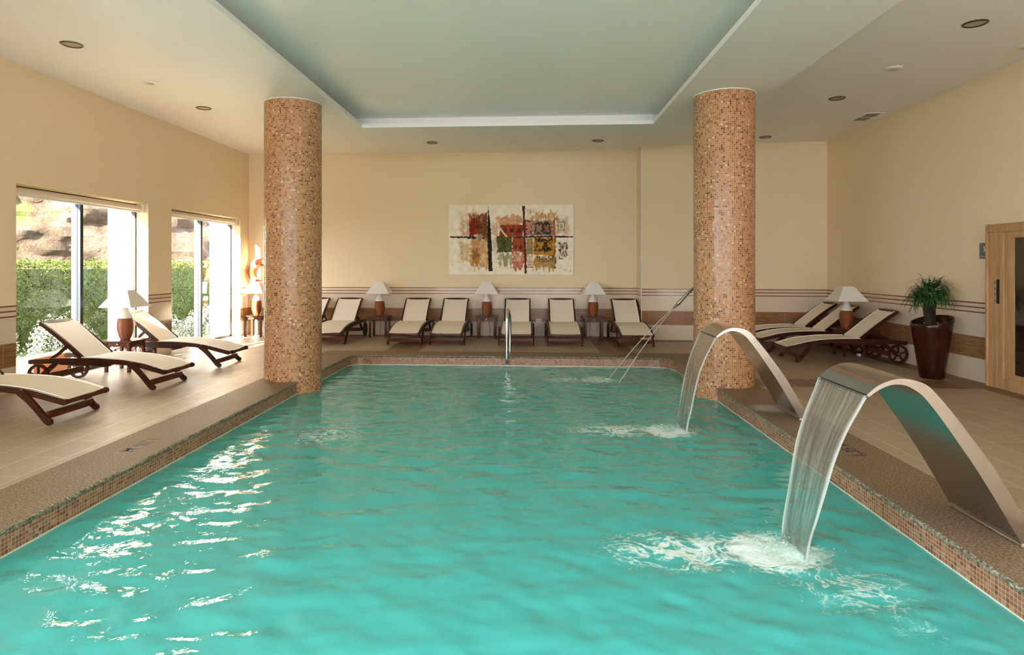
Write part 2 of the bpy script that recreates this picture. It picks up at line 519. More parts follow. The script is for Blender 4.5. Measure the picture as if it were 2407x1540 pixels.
# ------------------------------------------------------------------ mesh helpers
class MB:
    def __init__(s):
        s.v, s.f, s.mi, s.uv = [], [], [], {}

    def add(s, verts, faces, mi=0):
        o = len(s.v)
        s.v += [tuple(p) for p in verts]
        for f in faces:
            s.f.append(tuple(i + o for i in f))
            s.mi.append(mi)
        return o

    def box(s, x0, x1, y0, y1, z0, z1, mi=0, rot=0.0, about=(0, 0)):
        v = [(x, y, z) for z in (z0, z1) for y in (y0, y1) for x in (x0, x1)]
        if rot:
            c_, s_ = math.cos(rot), math.sin(rot)
            v = [(about[0] + (x - about[0]) * c_ - (y - about[1]) * s_, about[1] + (x - about[0]) * s_ + (y - about[1]) * c_, z) for x, y, z in v]
        s.add(v, [(0, 2, 3, 1), (4, 5, 7, 6), (0, 1, 5, 4), (2, 6, 7, 3), (0, 4, 6, 2), (1, 3, 7, 5)], mi)
        return s

    def bevbox(s, x0, x1, y0, y1, z0, z1, b=0.004, mi=0):
        bm = bmesh.new()
        bmesh.ops.create_cube(bm, size=1.0)
        for v in bm.verts:
            v.co = Vector(((x0 + x1) / 2 + v.co.x * (x1 - x0), (y0 + y1) / 2 + v.co.y * (y1 - y0), (z0 + z1) / 2 + v.co.z * (z1 - z0)))
        bmesh.ops.bevel(bm, geom=bm.edges[:], offset=b, segments=2, profile=0.7, affect='EDGES')
        s.frombm(bm, mi)
        return s

    def frombm(s, bm, mi=0):
        bm.verts.index_update()
        s.add([v.co[:] for v in bm.verts], [[v.index for v in f.verts] for f in bm.faces], mi)
        bm.free()
        return s

    def prism(s, outline, a0, a1, axis='x', mi=0):
        """Extrude a closed 2D outline along an axis. axis x: outline=(y,z); y: (x,z); z: (x,y)."""
        def p(u, w, a):
            return (a, u, w) if axis == 'x' else ((u, a, w) if axis == 'y' else (u, w, a))
        n = len(outline)
        v = [p(u, w, a0) for u, w in outline] + [p(u, w, a1) for u, w in outline]
        f = [(i, (i + 1) % n, n + (i + 1) % n, n + i) for i in range(n)]
        f += [tuple(range(n - 1, -1, -1)), tuple(range(n, 2 * n))]
        s.add(v, f, mi)
        return s

    def plank(s, path, h, a0, a1, axis='x', mi=0, round_=True, bev=0.0):
        """A bar following a 2D path with height h (value or list), rounded ends, between a0 and a1 across."""
        n = len(path)
        hh = h if isinstance(h, (list, tuple)) else [h] * n
        top, bot = [], []
        for i, (u, w) in enumerate(path):
            a = path[max(i - 1, 0)]
            b = path[min(i + 1, n - 1)]
            d = Vector((b[0] - a[0], b[1] - a[1])).normalized()
            nx, nz = -d.y, d.x
            top.append((u + nx * hh[i] / 2, w + nz * hh[i] / 2))
            bot.append((u - nx * hh[i] / 2, w - nz * hh[i] / 2))
        out = list(top)

        def cap(c, frm, r, sgn):
            a0_ = math.atan2(frm[1] - c[1], frm[0] - c[0])
            return [(c[0] + r * math.cos(a0_ - sgn * PI * k_ / 6), c[1] + r * math.sin(a0_ - sgn * PI * k_ / 6)) for k_ in range(1, 6)]
        if round_:
            out += cap(path[-1], top[-1], hh[-1] / 2, 1)
        out += bot[::-1]
        if round_:
            out += cap(path[0], bot[0], hh[0] / 2, 1)
        return s.prism(out, a0, a1, axis, mi)

    def tube(s, pts, r, seg=10, mi=0, cap=True):
        pts = [Vector(p) for p in pts]
        n = len(pts)
        rr = r if isinstance(r, (list, tuple)) else [r] * n
        rings = []
        t0 = (pts[1] - pts[0]).normalized()
        ref = Vector((0, 0, 1)) if abs(t0.z) < 0.9 else Vector((1, 0, 0))
        u = t0.cross(ref).normalized()
        o = len(s.v)
        for i, p in enumerate(pts):
            t = (pts[min(i + 1, n - 1)] - pts[max(i - 1, 0)]).normalized()
            u = (u - t * u.dot(t)).normalized()
            w = t.cross(u)
            for k_ in range(seg):
                a = 2 * PI * k_ / seg
                s.v.append(tuple(p + (u * math.cos(a) + w * math.sin(a)) * rr[i]))
        for i in range(n - 1):
            for k_ in range(seg):
                a, b = o + i * seg + k_, o + i * seg + (k_ + 1) % seg
                s.f.append((a, b, b + seg, a + seg))
                s.mi.append(mi)
        if cap:
            s.f.append(tuple(o + k_ for k_ in range(seg - 1, -1, -1)))
            s.f.append(tuple(o + (n - 1) * seg + k_ for k_ in range(seg)))
            s.mi += [mi, mi]
        return s

    def lathe(s, prof, c=(0, 0, 0), seg=32, mi=0, capb=True, capt=True, axis='z', sx=1.0, sy=1.0):
        o = len(s.v)
        for r, z in prof:
            for k_ in range(seg):
                a = 2 * PI * k_ / seg
                x, y = r * math.cos(a) * sx, r * math.sin(a) * sy
                p = (x, y, z) if axis == 'z' else ((z, x, y) if axis == 'x' else (x, z, y))
                s.v.append((c[0] + p[0], c[1] + p[1], c[2] + p[2]))
        n = len(prof)
        for i in range(n - 1):
            for k_ in range(seg):
                a, b = o + i * seg + k_, o + i * seg + (k_ + 1) % seg
                s.f.append((a, b, b + seg, a + seg))
                s.mi.append(mi)
        if capb:
            s.f.append(tuple(o + k_ for k_ in range(seg - 1, -1, -1)))
            s.mi.append(mi)
        if capt:
            s.f.append(tuple(o + (n - 1) * seg + k_ for k_ in range(seg)))
            s.mi.append(mi)
        return s

    def build(s, name, mat, parent=None, smooth=0.6, recalc=True):
        me = bpy.data.meshes.new(name)
        me.from_pydata(s.v, [], s.f)
        for m in (mat if isinstance(mat, (list, tuple)) else [mat]):
            me.materials.append(m)
        if any(s.mi):
            me.polygons.foreach_set('material_index', s.mi)
        if recalc:
            bm = bmesh.new()
            bm.from_mesh(me)
            bmesh.ops.recalc_face_normals(bm, faces=bm.faces)
            bm.to_mesh(me)
            bm.free()
        if smooth:
            me.shade_smooth()
            me.set_sharp_from_angle(angle=smooth)
        me.update()
        o = bpy.data.objects.new(name, me)
        COL.objects.link(o)
        if parent is not None:
            o.parent = parent
        return o


def tag(o, label=None, cat=None, group=None, kind=None):
    if label:
        o['label'] = label
    if cat:
        o['category'] = cat
    if group:
        o['group'] = group
    if kind:
        o['kind'] = kind
    return o


def empty(name, loc=(0, 0, 0), rz=0.0):
    o = bpy.data.objects.new(name, None)
    o.empty_display_size = 0.2
    o.location = loc
    o.rotation_euler = (0, 0, rz)
    COL.objects.link(o)
    return o


KIDS = {}


def copy_tree(o, parent=None):
    c = o.copy()
    COL.objects.link(c)
    if parent is not None:
        c.parent = parent
    for ch in list(o.children):
        copy_tree(ch, c)
    return c


def place(proto, first, loc, rz, label, group=None):
    o = proto if first else copy_tree(proto)
    o.location = loc
    o.rotation_euler = (0, 0, rz)
    o['label'] = label
    if group:
        o['group'] = group
    return o


# ------------------------------------------------------------------ room shell
XL, XR, YB, YF, H = -6.08, 5.76, 13.42, -4.0, 3.9
XO = -6.50                                     # outer face of the left wall
WY = [(7.165, 9.78), (10.44, 13.02)]           # window openings along the left wall
WT = 2.475
# pool outline
PL, PR, PY0, PY1 = -2.98, 2.295, 1.0, 10.42
CL, CR, CY0, CY1 = -3.52, 2.85, 0.45, 10.92
ZW = -0.16


def pool_loop(inset=0.0):
    l, r, y0, y1 = PL + inset, PR - inset, PY0 + inset, PY1 - inset
    pts = []
    for (cx_, cy_, rad, a0) in ((l + .22, y1 - .22, .22, PI), (r - .38, y1 - .38, .38, PI / 2), (r - .1, y0 + .1, .1, 0), (l + .1, y0 + .1, .1, -PI / 2)):
        for i in range(11):
            a = a0 - (PI / 2) * i / 10
            pts.append((cx_ + rad * math.cos(a), cy_ + rad * math.sin(a)))
    return pts


fl = MB()
for b in ((XO, CL, YF, YB), (CR, XR, YF, YB), (CL, CR, YF, CY0), (CL, CR, CY1, YB)):
    fl.box(b[0], b[1], b[2], b[3], -0.3, 0.0)
floor = tag(fl.build('floor', M['floor'], smooth=0), kind='structure')

# left wall with two full-height openings
wl = MB()
wl.box(XO, XL, YF - 0.3, -3.7, -0.3, H)
wl.box(XO, XL, 1.3, WY[0][0], -0.3, H)
wl.box(XO, XL, -3.7, 1.3, -0.3, 0.1).box(XO, XL, -3.7, 1.3, 3.8, H)
wl.box(XO, XL, WY[0][1], WY[1][0], -0.3, H)
wl.box(XO, XL, WY[1][1], YB + 0.3, -0.3, H)
for a, b in WY:
    wl.box(XO, XL, a, b, WT, H)
tag(wl.build('wall_left', M['wall'], smooth=0), kind='structure')
for k_, yy in enumerate((9.79, 13.04)):
    tag(MB().box(-6.76, XO - .001, yy, yy + .22, -0.3, 3.4).build('trim_%d' % (k_ + 2), M['render'], smooth=0), kind='structure')
tag(MB().box(XL, 2.25, YB, YB + 0.3, -0.3, H).build('wall_back', M['wall'], smooth=0), kind='structure')
al = MB()
al.prism([(2.25, YB + .3), (2.25, 12.91), (XR, 12.66), (XR + .3, 12.66), (XR + .3, YB + .3)], -0.3, H, 'z')
tag(al.build('wall_back_right', M['wall'], smooth=0), kind='structure')
wr = MB().box(XR, XR + .3, YF - .3, 12.66, -0.3, H)
tag(wr.build('wall_right', M['wall'], smooth=0), kind='structure')
tag(MB().box(2.243, 2.257, 12.898, 12.912, 0, H - .006).build('trim_1', M['white'], smooth=0), kind='structure')
wf = MB()
wf.box(XL, -5.6, YF - .3, YF, -.3, H).box(5.3, XR, YF - .3, YF, -.3, H)
wf.box(-5.6, 5.3, YF - .3, YF, -.3, 0.1).box(-5.6, 5.3, YF - .3, YF, 3.8, H)
tag(wf.build('wall_front', M['wall'], smooth=0), kind='structure')
g3 = MB()  # unseen glazed front, added behind the camera for fill daylight
for i in range(5):
    x = -5.6 + 10.9 * i / 4
    g3.box(max(x - .04, -5.6), min(x + .04, 5.3), YF - .18, YF - .1, 0.1, 3.8)
w3 = tag(g3.build('window_3', M['frame'], smooth=0), kind='structure')
MB().box(-5.6, 5.3, YF - .145, YF - .135, 0.1, 3.8).build('pane', M['clear'], w3, smooth=0)
for nm, X_, a, b in (('window_4', -6.4, -3.7, 1.3),):  # out-of-view left glazing, added to brighten the interior
    g4 = MB()
    for i in range(4):
        y = a + (b - a) * i / 3
        g4.box(X_ - .04, X_ + .04, max(y - .04, a), min(y + .04, b), 0.1, 3.8)
    w4 = tag(g4.build(nm, M['frame'], smooth=0), kind='structure')
    MB().box(X_ - .005, X_ + .005, a, b, 0.1, 3.8).build('pane', M['clear'], w4, smooth=0)

def ringbox(mb, X0, X1, Y0, Y1, a0, a1, b0, b1, z0, z1):
    mb.box(X0, a0, Y0, Y1, z0, z1).box(a1, X1, Y0, Y1, z0, z1)
    mb.box(a0, a1, Y0, b0, z0, z1).box(a0, a1, b1, Y1, z0, z1)


# ceiling: outer field, dropped soffit with a stepped opening, recessed centre panel
cl = MB()
ringbox(cl, XO, XR + .3, YF - .3, YB + .3, -1.8, 2.2, -3.0, -0.6, H, H + .2)
ceil = tag(cl.build('ceiling', M['ceiling'], smooth=0), kind='structure')
SX0, SX1, SY1 = -3.73, 3.02, 10.8
OX0, OX1, OY0, OY1 = -2.614, 1.885, 2.4, 9.79


so = MB()
ringbox(so, SX0, SX1, 1.7, SY1, OX0, OX1, OY0, OY1, 3.65, 3.712)
G = 0.26
ringbox(so, SX0, SX1, 1.7, SY1, OX0 - G, OX1 + G, OY0 - G, OY1 + G, 3.712, H)
tag(so.build('ceiling_soffit', M['ceiling'], smooth=0), kind='structure')
tag(MB().box(OX0 - G, OX1 + G, OY0 - G, OY1 + G, 3.852, H).build('ceiling_recess', M['recess'], smooth=0), kind='structure')

sk = MB()  # unseen roof light, added to lift the water and recessed ceiling
for i in range(5):
    x = -1.8 + 4.0 * i / 4
    sk.box(max(x - .04, -1.8), min(x + .04, 2.2), -3.0, -0.6, H + .05, H + .13)
rl = tag(sk.build('window_5', M['frame'], smooth=0), kind='structure')
MB().box(-1.8, 2.2, -3.0, -0.6, H + .085, H + .095).build('pane', M['clear'], rl, smooth=0)

# ------------------------------------------------------------------ windows and blinds
for i, (a, b) in enumerate(WY):
    w = MB()
    gx = -6.31
    mid = (a + b) / 2 + 0.05
    w.box(gx - .035, gx + .03, a, a + .035, 0.0, WT).box(gx - .035, gx + .03, b - .035, b, 0.0, WT)
    w.box(gx - .035, gx + .03, a, b, 0.0, 0.045).box(gx - .035, gx + .03, a, b, WT - .05, WT)
    win = tag(w.build('window_%d' % (i + 1), M['frame'], smooth=0), kind='structure')
    MB().box(gx - .035, gx + .045, mid - .03, mid + .03, 0.045, WT - .05).build('mullion', M['frame'], win, smooth=0)
    MB().box(gx - .085, gx - .036, mid - .028, mid + .028, 0.0, WT).build('mullion_fin', M['palealu'], win, smooth=0)
    for (p, q) in ((a + .035, mid - .03), (mid + .03, b - .035)):
        MB().box(gx - .006, gx + .006, p, q, 0.045, WT - .05).build('pane', M['glass'], win, smooth=0)
    e = empty('roller_blind', (-6.19, (a + b) / 2, WT - .075))
    tag(e, ['rolled-up beige roller blind over the large window with the rock view, nearest the camera',
            'rolled-up beige roller blind over the smaller-looking window beside the back corner'][i], 'blind')
    L = (b - a) / 2
    e['group'] = 'roller blinds on the left wall'
    MB().lathe([(0.042, -L + .06), (0.047, -L + .065), (0.047, L - .065), (0.042, L - .06)], axis='y', seg=24).build('blind_roll', M['blind'], e)
    for sgn in (-1, 1):
        br = MB().bevbox(-.05, .06, sgn * (L - .03) - .015, sgn * (L - .03) + .015, -.055, .07, .004)
        br.build('bracket', M['white'], e)
    MB().bevbox(-.02, .02, -L + .07, L - .07, -.062, -.044, .004).build('bottom_bar', M['white'], e)
    MB().tube([(0.03, L - .07, -.04), (0.03, L - .07, -.12)], .004, 6).build('pull_cord', M['white'], e)

# ------------------------------------------------------------------ pool
loop = pool_loop()
n = len(loop)


def ribbon(name, pts, z0, z1, mat, closed=True, parent=None, zs=None, flip=False):
    mb = MB()
    zs = zs or [z0, z1]
    per = [0.0]
    m = len(pts)
    for i in range(m if closed else m - 1):
        a, b = pts[i], pts[(i + 1) % m]
        per.append(per[-1] + math.hypot(b[0] - a[0], b[1] - a[1]))
    cols = m + 1 if closed else m
    v = [(pts[i % m][0], pts[i % m][1], z) for z in zs for i in range(cols)]
    f = []
    for j in range(len(zs) - 1):
        for i in range(cols - 1):
            q = (j * cols + i, j * cols + i + 1, (j + 1) * cols + i + 1, (j + 1) * cols + i)
            f.append(q[::-1] if flip else q)
    mb.add(v, f)
    o = mb.build(name, mat, parent, smooth=0.6, recalc=False)
    uvl = o.data.uv_layers.new(name='UVMap')
    for lp in o.data.loops:
        vi = lp.vertex_index
        uvl.data[lp.index].uv = (per[vi % cols], zs[vi // cols] + 10.0)
    return o


shell = ribbon('pool_shell', loop, -1.35, -0.03, M['shell'])
tag(shell, 'brown mosaic band around the pool above turquoise tiled walls', 'pool wall', kind='structure')
pf = MB()
pf.add([(x, y, -1.35) for x, y in loop], [tuple(range(n))])
pfo = pf.build('pool_floor', M['shell'], smooth=0, recalc=False)
uvl = pfo.data.uv_layers.new(name='UVMap')
for lp in pfo.data.loops:
    co = pfo.data.vertices[lp.vertex_index].co
    uvl.data[lp.index].uv = (co.x, co.y + 20)
tag(pfo, 'turquoise tiled floor of the pool', 'pool floor', kind='structure')

# coping: flat granite top and a rough split nose
outer = []
for (x, y) in loop:
    # matching point on the outer rectangle
    ux = CL if abs(x - PL) < .23 else (CR if abs(x - PR) < .39 else x)
    uy = CY1 if abs(y - PY1) < .39 and y > 5 else (CY0 if abs(y - PY0) < .12 else y)
    outer.append((ux, uy))
# spread duplicated corner points along the corner, keep topology simple
cp = MB()
inn = pool_loop(0.0)
v = [(x, y, 0.0) for x, y in inn] + [(x, y, 0.0) for x, y in outer]
f = []
for i in range(n):
    j = (i + 1) % n
    if outer[i] == outer[j]:
        f.append((i, j, n + j))
    else:
        f.append((i, j, n + j, n + i))
cp.add(v, f)
v2 = [(x, y, -0.028) for x, y in outer]
cpo = cp.build('pool_coping', M['coping'], smooth=0, recalc=False)
# nose
nz = MB()
prof = [(0.000, 0.0), (0.012, -0.004), (0.016, -0.013), (0.012, -0.024), (0.0, -0.032)]
dens = []
for i in range(n):
    a, b = Vector(loop[i]), Vector(loop[(i + 1) % n])
    k_ = max(1, int((b - a).length / 0.03))
    for t in range(k_):
        dens.append(a.lerp(b, t / k_))
nd = len(dens)
v, f = [], []
rnd = random.Random(3)
for i, p in enumerate(dens):
    t = (dens[(i + 1) % nd] - dens[i - 1]).normalized()
    inward = Vector((t.y, -t.x))
    for d, z in prof:
        jit = rnd.uniform(-.004, .004) if d > 0 else 0
        q = p + inward * (d + jit)
        v.append((q.x, q.y, z + (rnd.uniform(-.003, .003) if 0 > z > -.03 else 0)))
L_ = len(prof)
for i in range(nd):
    j = (i + 1) % nd
    for m_ in range(L_ - 1):
        f.append((i * L_ + m_, j * L_ + m_, j * L_ + m_ + 1, i * L_ + m_ + 1))
nz.add(v, f)
nz.build('coping_nose', M['nose'], cpo, smooth=0)
tag(cpo, 'speckled brown granite coping round the pool edge', 'coping', kind='structure')

# ------------------------------------------------------------------ water surface
HITS = [(1.56, 3.80, 1.0), (1.53, 6.47, 1.0), (1.15, 9.28, 0.9)]
nxg, nyg = 260, 470
gx_ = np.linspace(PL - .0, PR + .0, nxg)
gy_ = np.linspace(PY0, PY1, nyg)
X, Y = np.meshgrid(gx_, gy_)
rng = np.random.default_rng(11)
Z = np.zeros_like(X)
for i in range(70):
    lam = 0.10 * (5.5 ** rng.random())
    kk = 2 * PI / lam
    th = rng.normal(1.45, 0.75)
    amp = 0.0021 * lam ** 0.92
    Z += amp * np.sin(kk * (X * math.cos(th) + Y * math.sin(th)) + rng.random() * 6.283)
FO = np.zeros_like(X)
for (hx, hy, s_) in HITS:
    d = np.hypot(X - hx, Y - hy)
    Z += s_ * 0.007 * np.exp(-d / 0.7) * np.sin(2 * PI * d / 0.24 + 1.0)
    # foam plume drifts away from the jet, towards the far left of the pool
    dx, dy = X - (hx - .16), Y - (hy - .03)
    r1 = np.exp(-((dx / 0.34) ** 2 + (dy / 0.30) ** 2))
    r2 = 0.62 * np.exp(-(((dx + .50) / 0.75) ** 2 + ((dy + .02) / 0.42) ** 2))
    FO = np.maximum(FO, s_ * np.maximum(r1, r2))
FO = np.maximum(FO, 0.52 * np.exp(-(((X - 1.66) / .60) ** 2 + ((Y - 3.35) / .45) ** 2)))
FO = np.maximum(FO, 0.40 * np.exp(-(((X - 1.75) / .35) ** 2 + ((Y - 3.0) / .5) ** 2)))
FO = np.maximum(FO, 0.50 * np.exp(-(((X + 2.0) / .75) ** 2 + ((Y - 6.1) / .9) ** 2)))
FO = np.maximum(FO, 0.33 * np.exp(-(((X - .3) / 1.3) ** 2 + ((Y - 9.3) / .5) ** 2)))
edge = np.minimum.reduce([X - PL, PR - X, PY1 - Y])
Z *= np.clip(edge / 0.12, 0.25, 1.0)
Z = Z + ZW
co = np.stack([X, Y, Z], -1).reshape(-1, 3)
idx = np.arange(nxg * nyg).reshape(nyg, nxg)
fa = np.stack([idx[:-1, :-1], idx[:-1, 1:], idx[1:, 1:], idx[1:, :-1]], -1).reshape(-1, 4)
me = bpy.data.meshes.new('pool_water')
me.from_pydata(co.tolist(), [], fa.tolist())
me.materials.append(M['water'])
at = me.attributes.new('foam', 'FLOAT', 'POINT')
at.data.foreach_set('value', FO.reshape(-1).astype(np.float32))
me.shade_smooth()
wo_ = bpy.data.objects.new('pool_water', me)
COL.objects.link(wo_)
tag(wo_, 'rippling turquoise water filling the pool, with foam where jets land', 'water', kind='stuff')


# ------------------------------------------------------------------ columns
def column(x, y, label):
    pts = [(0.37 * math.cos(-2 * PI * i / 96), 0.37 * math.sin(-2 * PI * i / 96)) for i in range(96)]
    o = ribbon('mosaic_column', pts, -1.35, 3.65, M['mosaic'], zs=[-1.35, 0.0, 1.2, 2.4, 3.65], flip=True)
    o.location = (x, y, 0)
    tag(o, label, 'column', 'round mosaic columns at the pool edge')
    MB().lathe([(.372, 3.638), (.378, 3.640), (.378, 3.6495)], seg=64, capb=False, capt=False).build('top_trim', M['white'], o)


column(-3.15, 8.30, 'round column of tan mosaic tiles standing at the left edge of the pool')
column(2.468, 8.22, 'round column of tan mosaic tiles standing at the right edge of the pool, behind the far water arch')

# underwater lamps in the pool walls
for (x, y, z, lab) in ((2.28, 3.72, -0.48, 'dark round fitting under water on the right pool wall, in the lower right'),
                       (2.28, 6.60, -0.42, 'dark round fitting under water on the right pool wall, between the two water arches'),
                       (-2.965, 8.0 - .45, -0.42, 'dark round fitting under water beside the left column')):
    s_ = 1 if x > 0 else -1
    e = empty('underwater_lamp', (x, y, z))
    tag(e, lab, 'pool fitting', 'underwater fittings')
    MB().lathe([(.135, .012), (.135, -.006), (.11, -.018), (.10, -.012)], axis='x', sx=1, seg=28).build('housing', M['lens'], e).scale = (s_, 1, 1)
    MB().lathe([(.095, -.012), (.06, -.02), (.02, -.022)], axis='x', seg=28).build('lens', M['lens'], e).scale = (s_, 1, 1)

# ------------------------------------------------------------------ water arches
WO = [(1.82, .80), (1.855, .831), (1.892, .857), (1.964, .884), (2.036, .885), (2.122, .86), (2.186, .801), (2.265, .705), (2.336, .61), (2.478, .412), (2.60, .205), (2.712, 0.006)]
WI = [(1.829, .786), (1.862, .812), (1.906, .838), (1.964, .856), (2.03, .848), (2.10, .805), (2.15, .748), (2.194, .69), (2.26, .595), (2.38, .415), (2.50, .215), (2.618, 0.006)]


def smooth_path(p, k_=4):
    out = []
    m = len(p)
    for i in range(m - 1):
        p0, p1, p2, p3 = p[max(i - 1, 0)], p[i], p[i + 1], p[min(i + 2, m - 1)]
        for t in range(k_):
            t_ = t / k_
            out.append(tuple(0.5 * ((2 * p1[c]) + (-p0[c] + p2[c]) * t_ + (2 * p0[c] - 5 * p1[c] + 4 * p2[c] - p3[c]) * t_ ** 2 + (-p0[c] + 3 * p1[c] - 3 * p2[c] + p3[c]) * t_ ** 3) for c in range(len(p1))))
    out.append(tuple(p[-1]))
    return out


def water_arch(y0, label, flabel, slabel):
    X0 = 2.66
    e = empty('water_arch', (X0, y0 + .285, 0))
    tag(e, label, 'pool fountain', 'steel water arches on the right coping')
    o_, i_ = smooth_path(WO), smooth_path(WI)
    out = [(a - X0, b) for a, b in o_] + [(a - X0, b) for a, b in i_[::-1]]
    m = len(o_)
    mb = MB()
    v = []
    for yy in (-.285, .285):
        v += [(a - X0, yy, b) for a, b in o_] + [(a - X0, yy, b) for a, b in i_]
    f = []
    for k_ in range(m - 1):
        f.append((k_, k_ + 1, 2 * m + k_ + 1, 2 * m + k_))
        f.append((m + k_, 3 * m + k_, 3 * m + k_ + 1, m + k_ + 1))
        f.append((k_, m + k_, m + k_ + 1, k_ + 1))
        f.append((2 * m + k_, 2 * m + k_ + 1, 3 * m + k_ + 1, 3 * m + k_))
    f.append((0, 2 * m, 3 * m, m))
    f.append((m - 1, 2 * m - 1, 4 * m - 1, 3 * m - 1))
    mb.add(v, f)
    mb.build('arch_body', M['steel'], e, smooth=0.5)
    MB().bevbox(2.60 - X0, 2.735 - X0, -.305, .305, 0.0, .008, .002).build('base_plate', M['chrome'], e)
    # lip slot
    MB().box(1.816 - X0, 1.832 - X0, -.283, .283, .784, .788).build('outlet_slot', M['voidmat'], e, smooth=0)
    # falling sheet
    fall = smooth_path([(1.822, .793), (1.79, .723), (1.722, .575), (1.664, .40), (1.622, .207), (1.60, .09), (1.572, -.05), (1.56, -.175)], 6)
    nu = 44
    ns = len(fall)
    top, uvv = [], []
    per = [0]
    for k_ in range(1, ns):
        per.append(per[-1] + math.dist(fall[k_], fall[k_ - 1]))
    rr = random.Random(int(y0 * 10))
    ph = [rr.uniform(0, 6.28) for _ in range(6)]
    vs, fs, us = [], [], []
    for side in (0, 1):
        for k_, (a, b) in enumerate(fall):
            t = per[k_] / per[-1]
            hw = .278 - .10 * t ** 0.9
            for q in range(nu + 1):
                u = q / nu
                s_ = (u - .5) * 2
                th = 0.004 + 0.007 * abs(s_) ** 10 + .0025 * math.sin(q * 1.7 + ph[0] + 2 * t)
                rip = 0.007 * t * (math.sin(9 * s_ + ph[1] + 3 * t) + .7 * math.sin(21 * s_ + ph[2] - 5 * t)) + 0.004 * t * math.sin(40 * s_ + ph[3] + 9 * t)
                x = a + rip + (th if side else -th) * .8
                vs.append((x, y0 + .285 + s_ * hw + .004 * math.sin(6 * t + ph[4] + s_), b))
                us.append((u, per[k_]))
    base = ns * (nu + 1)
    for side in (0, 1):
        for k_ in range(ns - 1):
            for q in range(nu):
                a = side * base + k_ * (nu + 1) + q
                qd = (a, a + 1, a + nu + 2, a + nu + 1)
                fs.append(qd if side else qd[::-1])
    for k_ in range(ns - 1):
        for q in (0, nu):
            a = k_ * (nu + 1) + q
            fs.append((a, a + nu + 1, base + a + nu + 1, base + a))
    mb = MB()
    mb.add(vs, fs)
    o = mb.build('falling_water', M['fall'], smooth=1.2)
    uvl = o.data.uv_layers.new(name='UVMap')
    for lp in o.data.loops:
        uvl.data[lp.index].uv = us[lp.vertex_index]
    tag(o, flabel, 'falling water', 'sheets of water falling from the arches', 'stuff')
    splash(1.50, y0 + .285, .24, .26, slabel, int(y0 * 7))


def splash(cx_, cy_, rx, ry, label, seed):
    """A low churned mound of foam with droplets thrown off it."""
    bm = bmesh.new()
    nn = 56
    off = Vector((seed * 1.7, seed * .9, 0))
    grid = []
    for j in range(nn + 1):
        row = []
        for i in range(nn + 1):
            u, v_ = (i / nn - .5) * 2, (j / nn - .5) * 2
            d = math.hypot(u, v_)
            p = Vector((cx_ + u * rx * 1.5, cy_ + v_ * ry * 1.3, 0))
            h_ = max(0, 1 - d) ** 1.1 * .030
            h_ *= .5 + 1.1 * abs(noise.noise(p * 16 + off)) + .9 * abs(noise.noise(p * 38 + off)) + .3
            h_ += .012 * noise.noise(p * 9 + off)
            p.z = ZW - .015 + h_
            row.append(bm.verts.new(p))
        grid.append(row)
    for j in range(nn):
        for i in range(nn):
            if math.hypot((i / nn - .5) * 2, (j / nn - .5) * 2) < .97:
                bm.faces.new((grid[j][i], grid[j][i + 1], grid[j + 1][i + 1], grid[j + 1][i]))
    for v_ in [v_ for v_ in bm.verts if not v_.link_faces]:
        bm.verts.remove(v_)
    mb = MB().frombm(bm)
    rr = random.Random(seed)
    for _ in range(90):
        a = rr.uniform(0, 6.28)
        d = abs(rr.gauss(0, .6))
        p = (cx_ + math.cos(a) * rx * d, cy_ + math.sin(a) * ry * d, ZW + .02 + abs(rr.gauss(0, .03)))
        r = rr.uniform(.0015, .004)
        mb.lathe([(r * .6, -r * .7), (r, 0), (r * .6, r * .7)], p, seg=6)
    o = mb.build('splash', M['foam'], smooth=1.5, recalc=False)
    tag(o, label, 'splash', None, 'stuff')


water_arch(3.54, 'curved brushed steel water arch nearest the camera on the right coping',
           'wide sheet of water pouring from the nearest steel arch', 'white churning foam where the nearest arch lands in the pool')
water_arch(6.31, 'curved brushed steel water arch standing in front of the right column',
           'sheet of water pouring from the farther steel arch beside the column', 'white churning foam below the farther water arch')
splash(.98, 9.28, .36, .28, 'low white splash where the two thin jets hit the pool near the back edge', 31)

# water cannon behind the right column
wc = empty('water_cannon', (2.62, 9.28, 0))
tag(wc, 'slim steel water spout leaning over the pool from behind the right column', 'water spout')
pts = smooth_path([(0, 0, 0), (0, 0, .6), (-.01, 0, .95), (-.06, 0, 1.14), (-.17, 0, 1.20), (-.29, 0, 1.145), (-.40, 0, 1.03), (-.47, 0, .955)], 4)
MB().tube(pts, .024, 14).build('pipe', M['chrome'], wc)
MB().tube([(-.462, 0, .964), (-.482, 0, .942)], .031, 16).build('collar', M['chrome'], wc)
nb = MB()
d = Vector((-.47 + .56, 0, .955 - .865)).normalized()
ring = []
for k_, (t, w_, h_) in enumerate(((0, .026, .026), (.05, .035, .02), (.115, .05, .008))):
    c = Vector((-.478, 0, .946)) - d * t
    up = Vector((-d.z, 0, d.x))
    ring.append([(c + Vector((0, 1, 0)) * w_ * math.cos(a) + up * h_ * math.sin(a))[:] for a in [2 * PI * q / 16 for q in range(16)]])
vv = sum(ring, [])
ff = [(i * 16 + q, i * 16 + (q + 1) % 16, (i + 1) * 16 + (q + 1) % 16, (i + 1) * 16 + q) for i in range(2) for q in range(16)]
ff += [tuple(range(15, -1, -1)), tuple(range(32, 48))]
nb.add(vv, ff)
nb.build('nozzle', M['chrome'], wc)
MB().lathe([(.07, 0), (.07, .008), (.03, .014)], seg=24).build('base_flange', M['chrome'], wc)
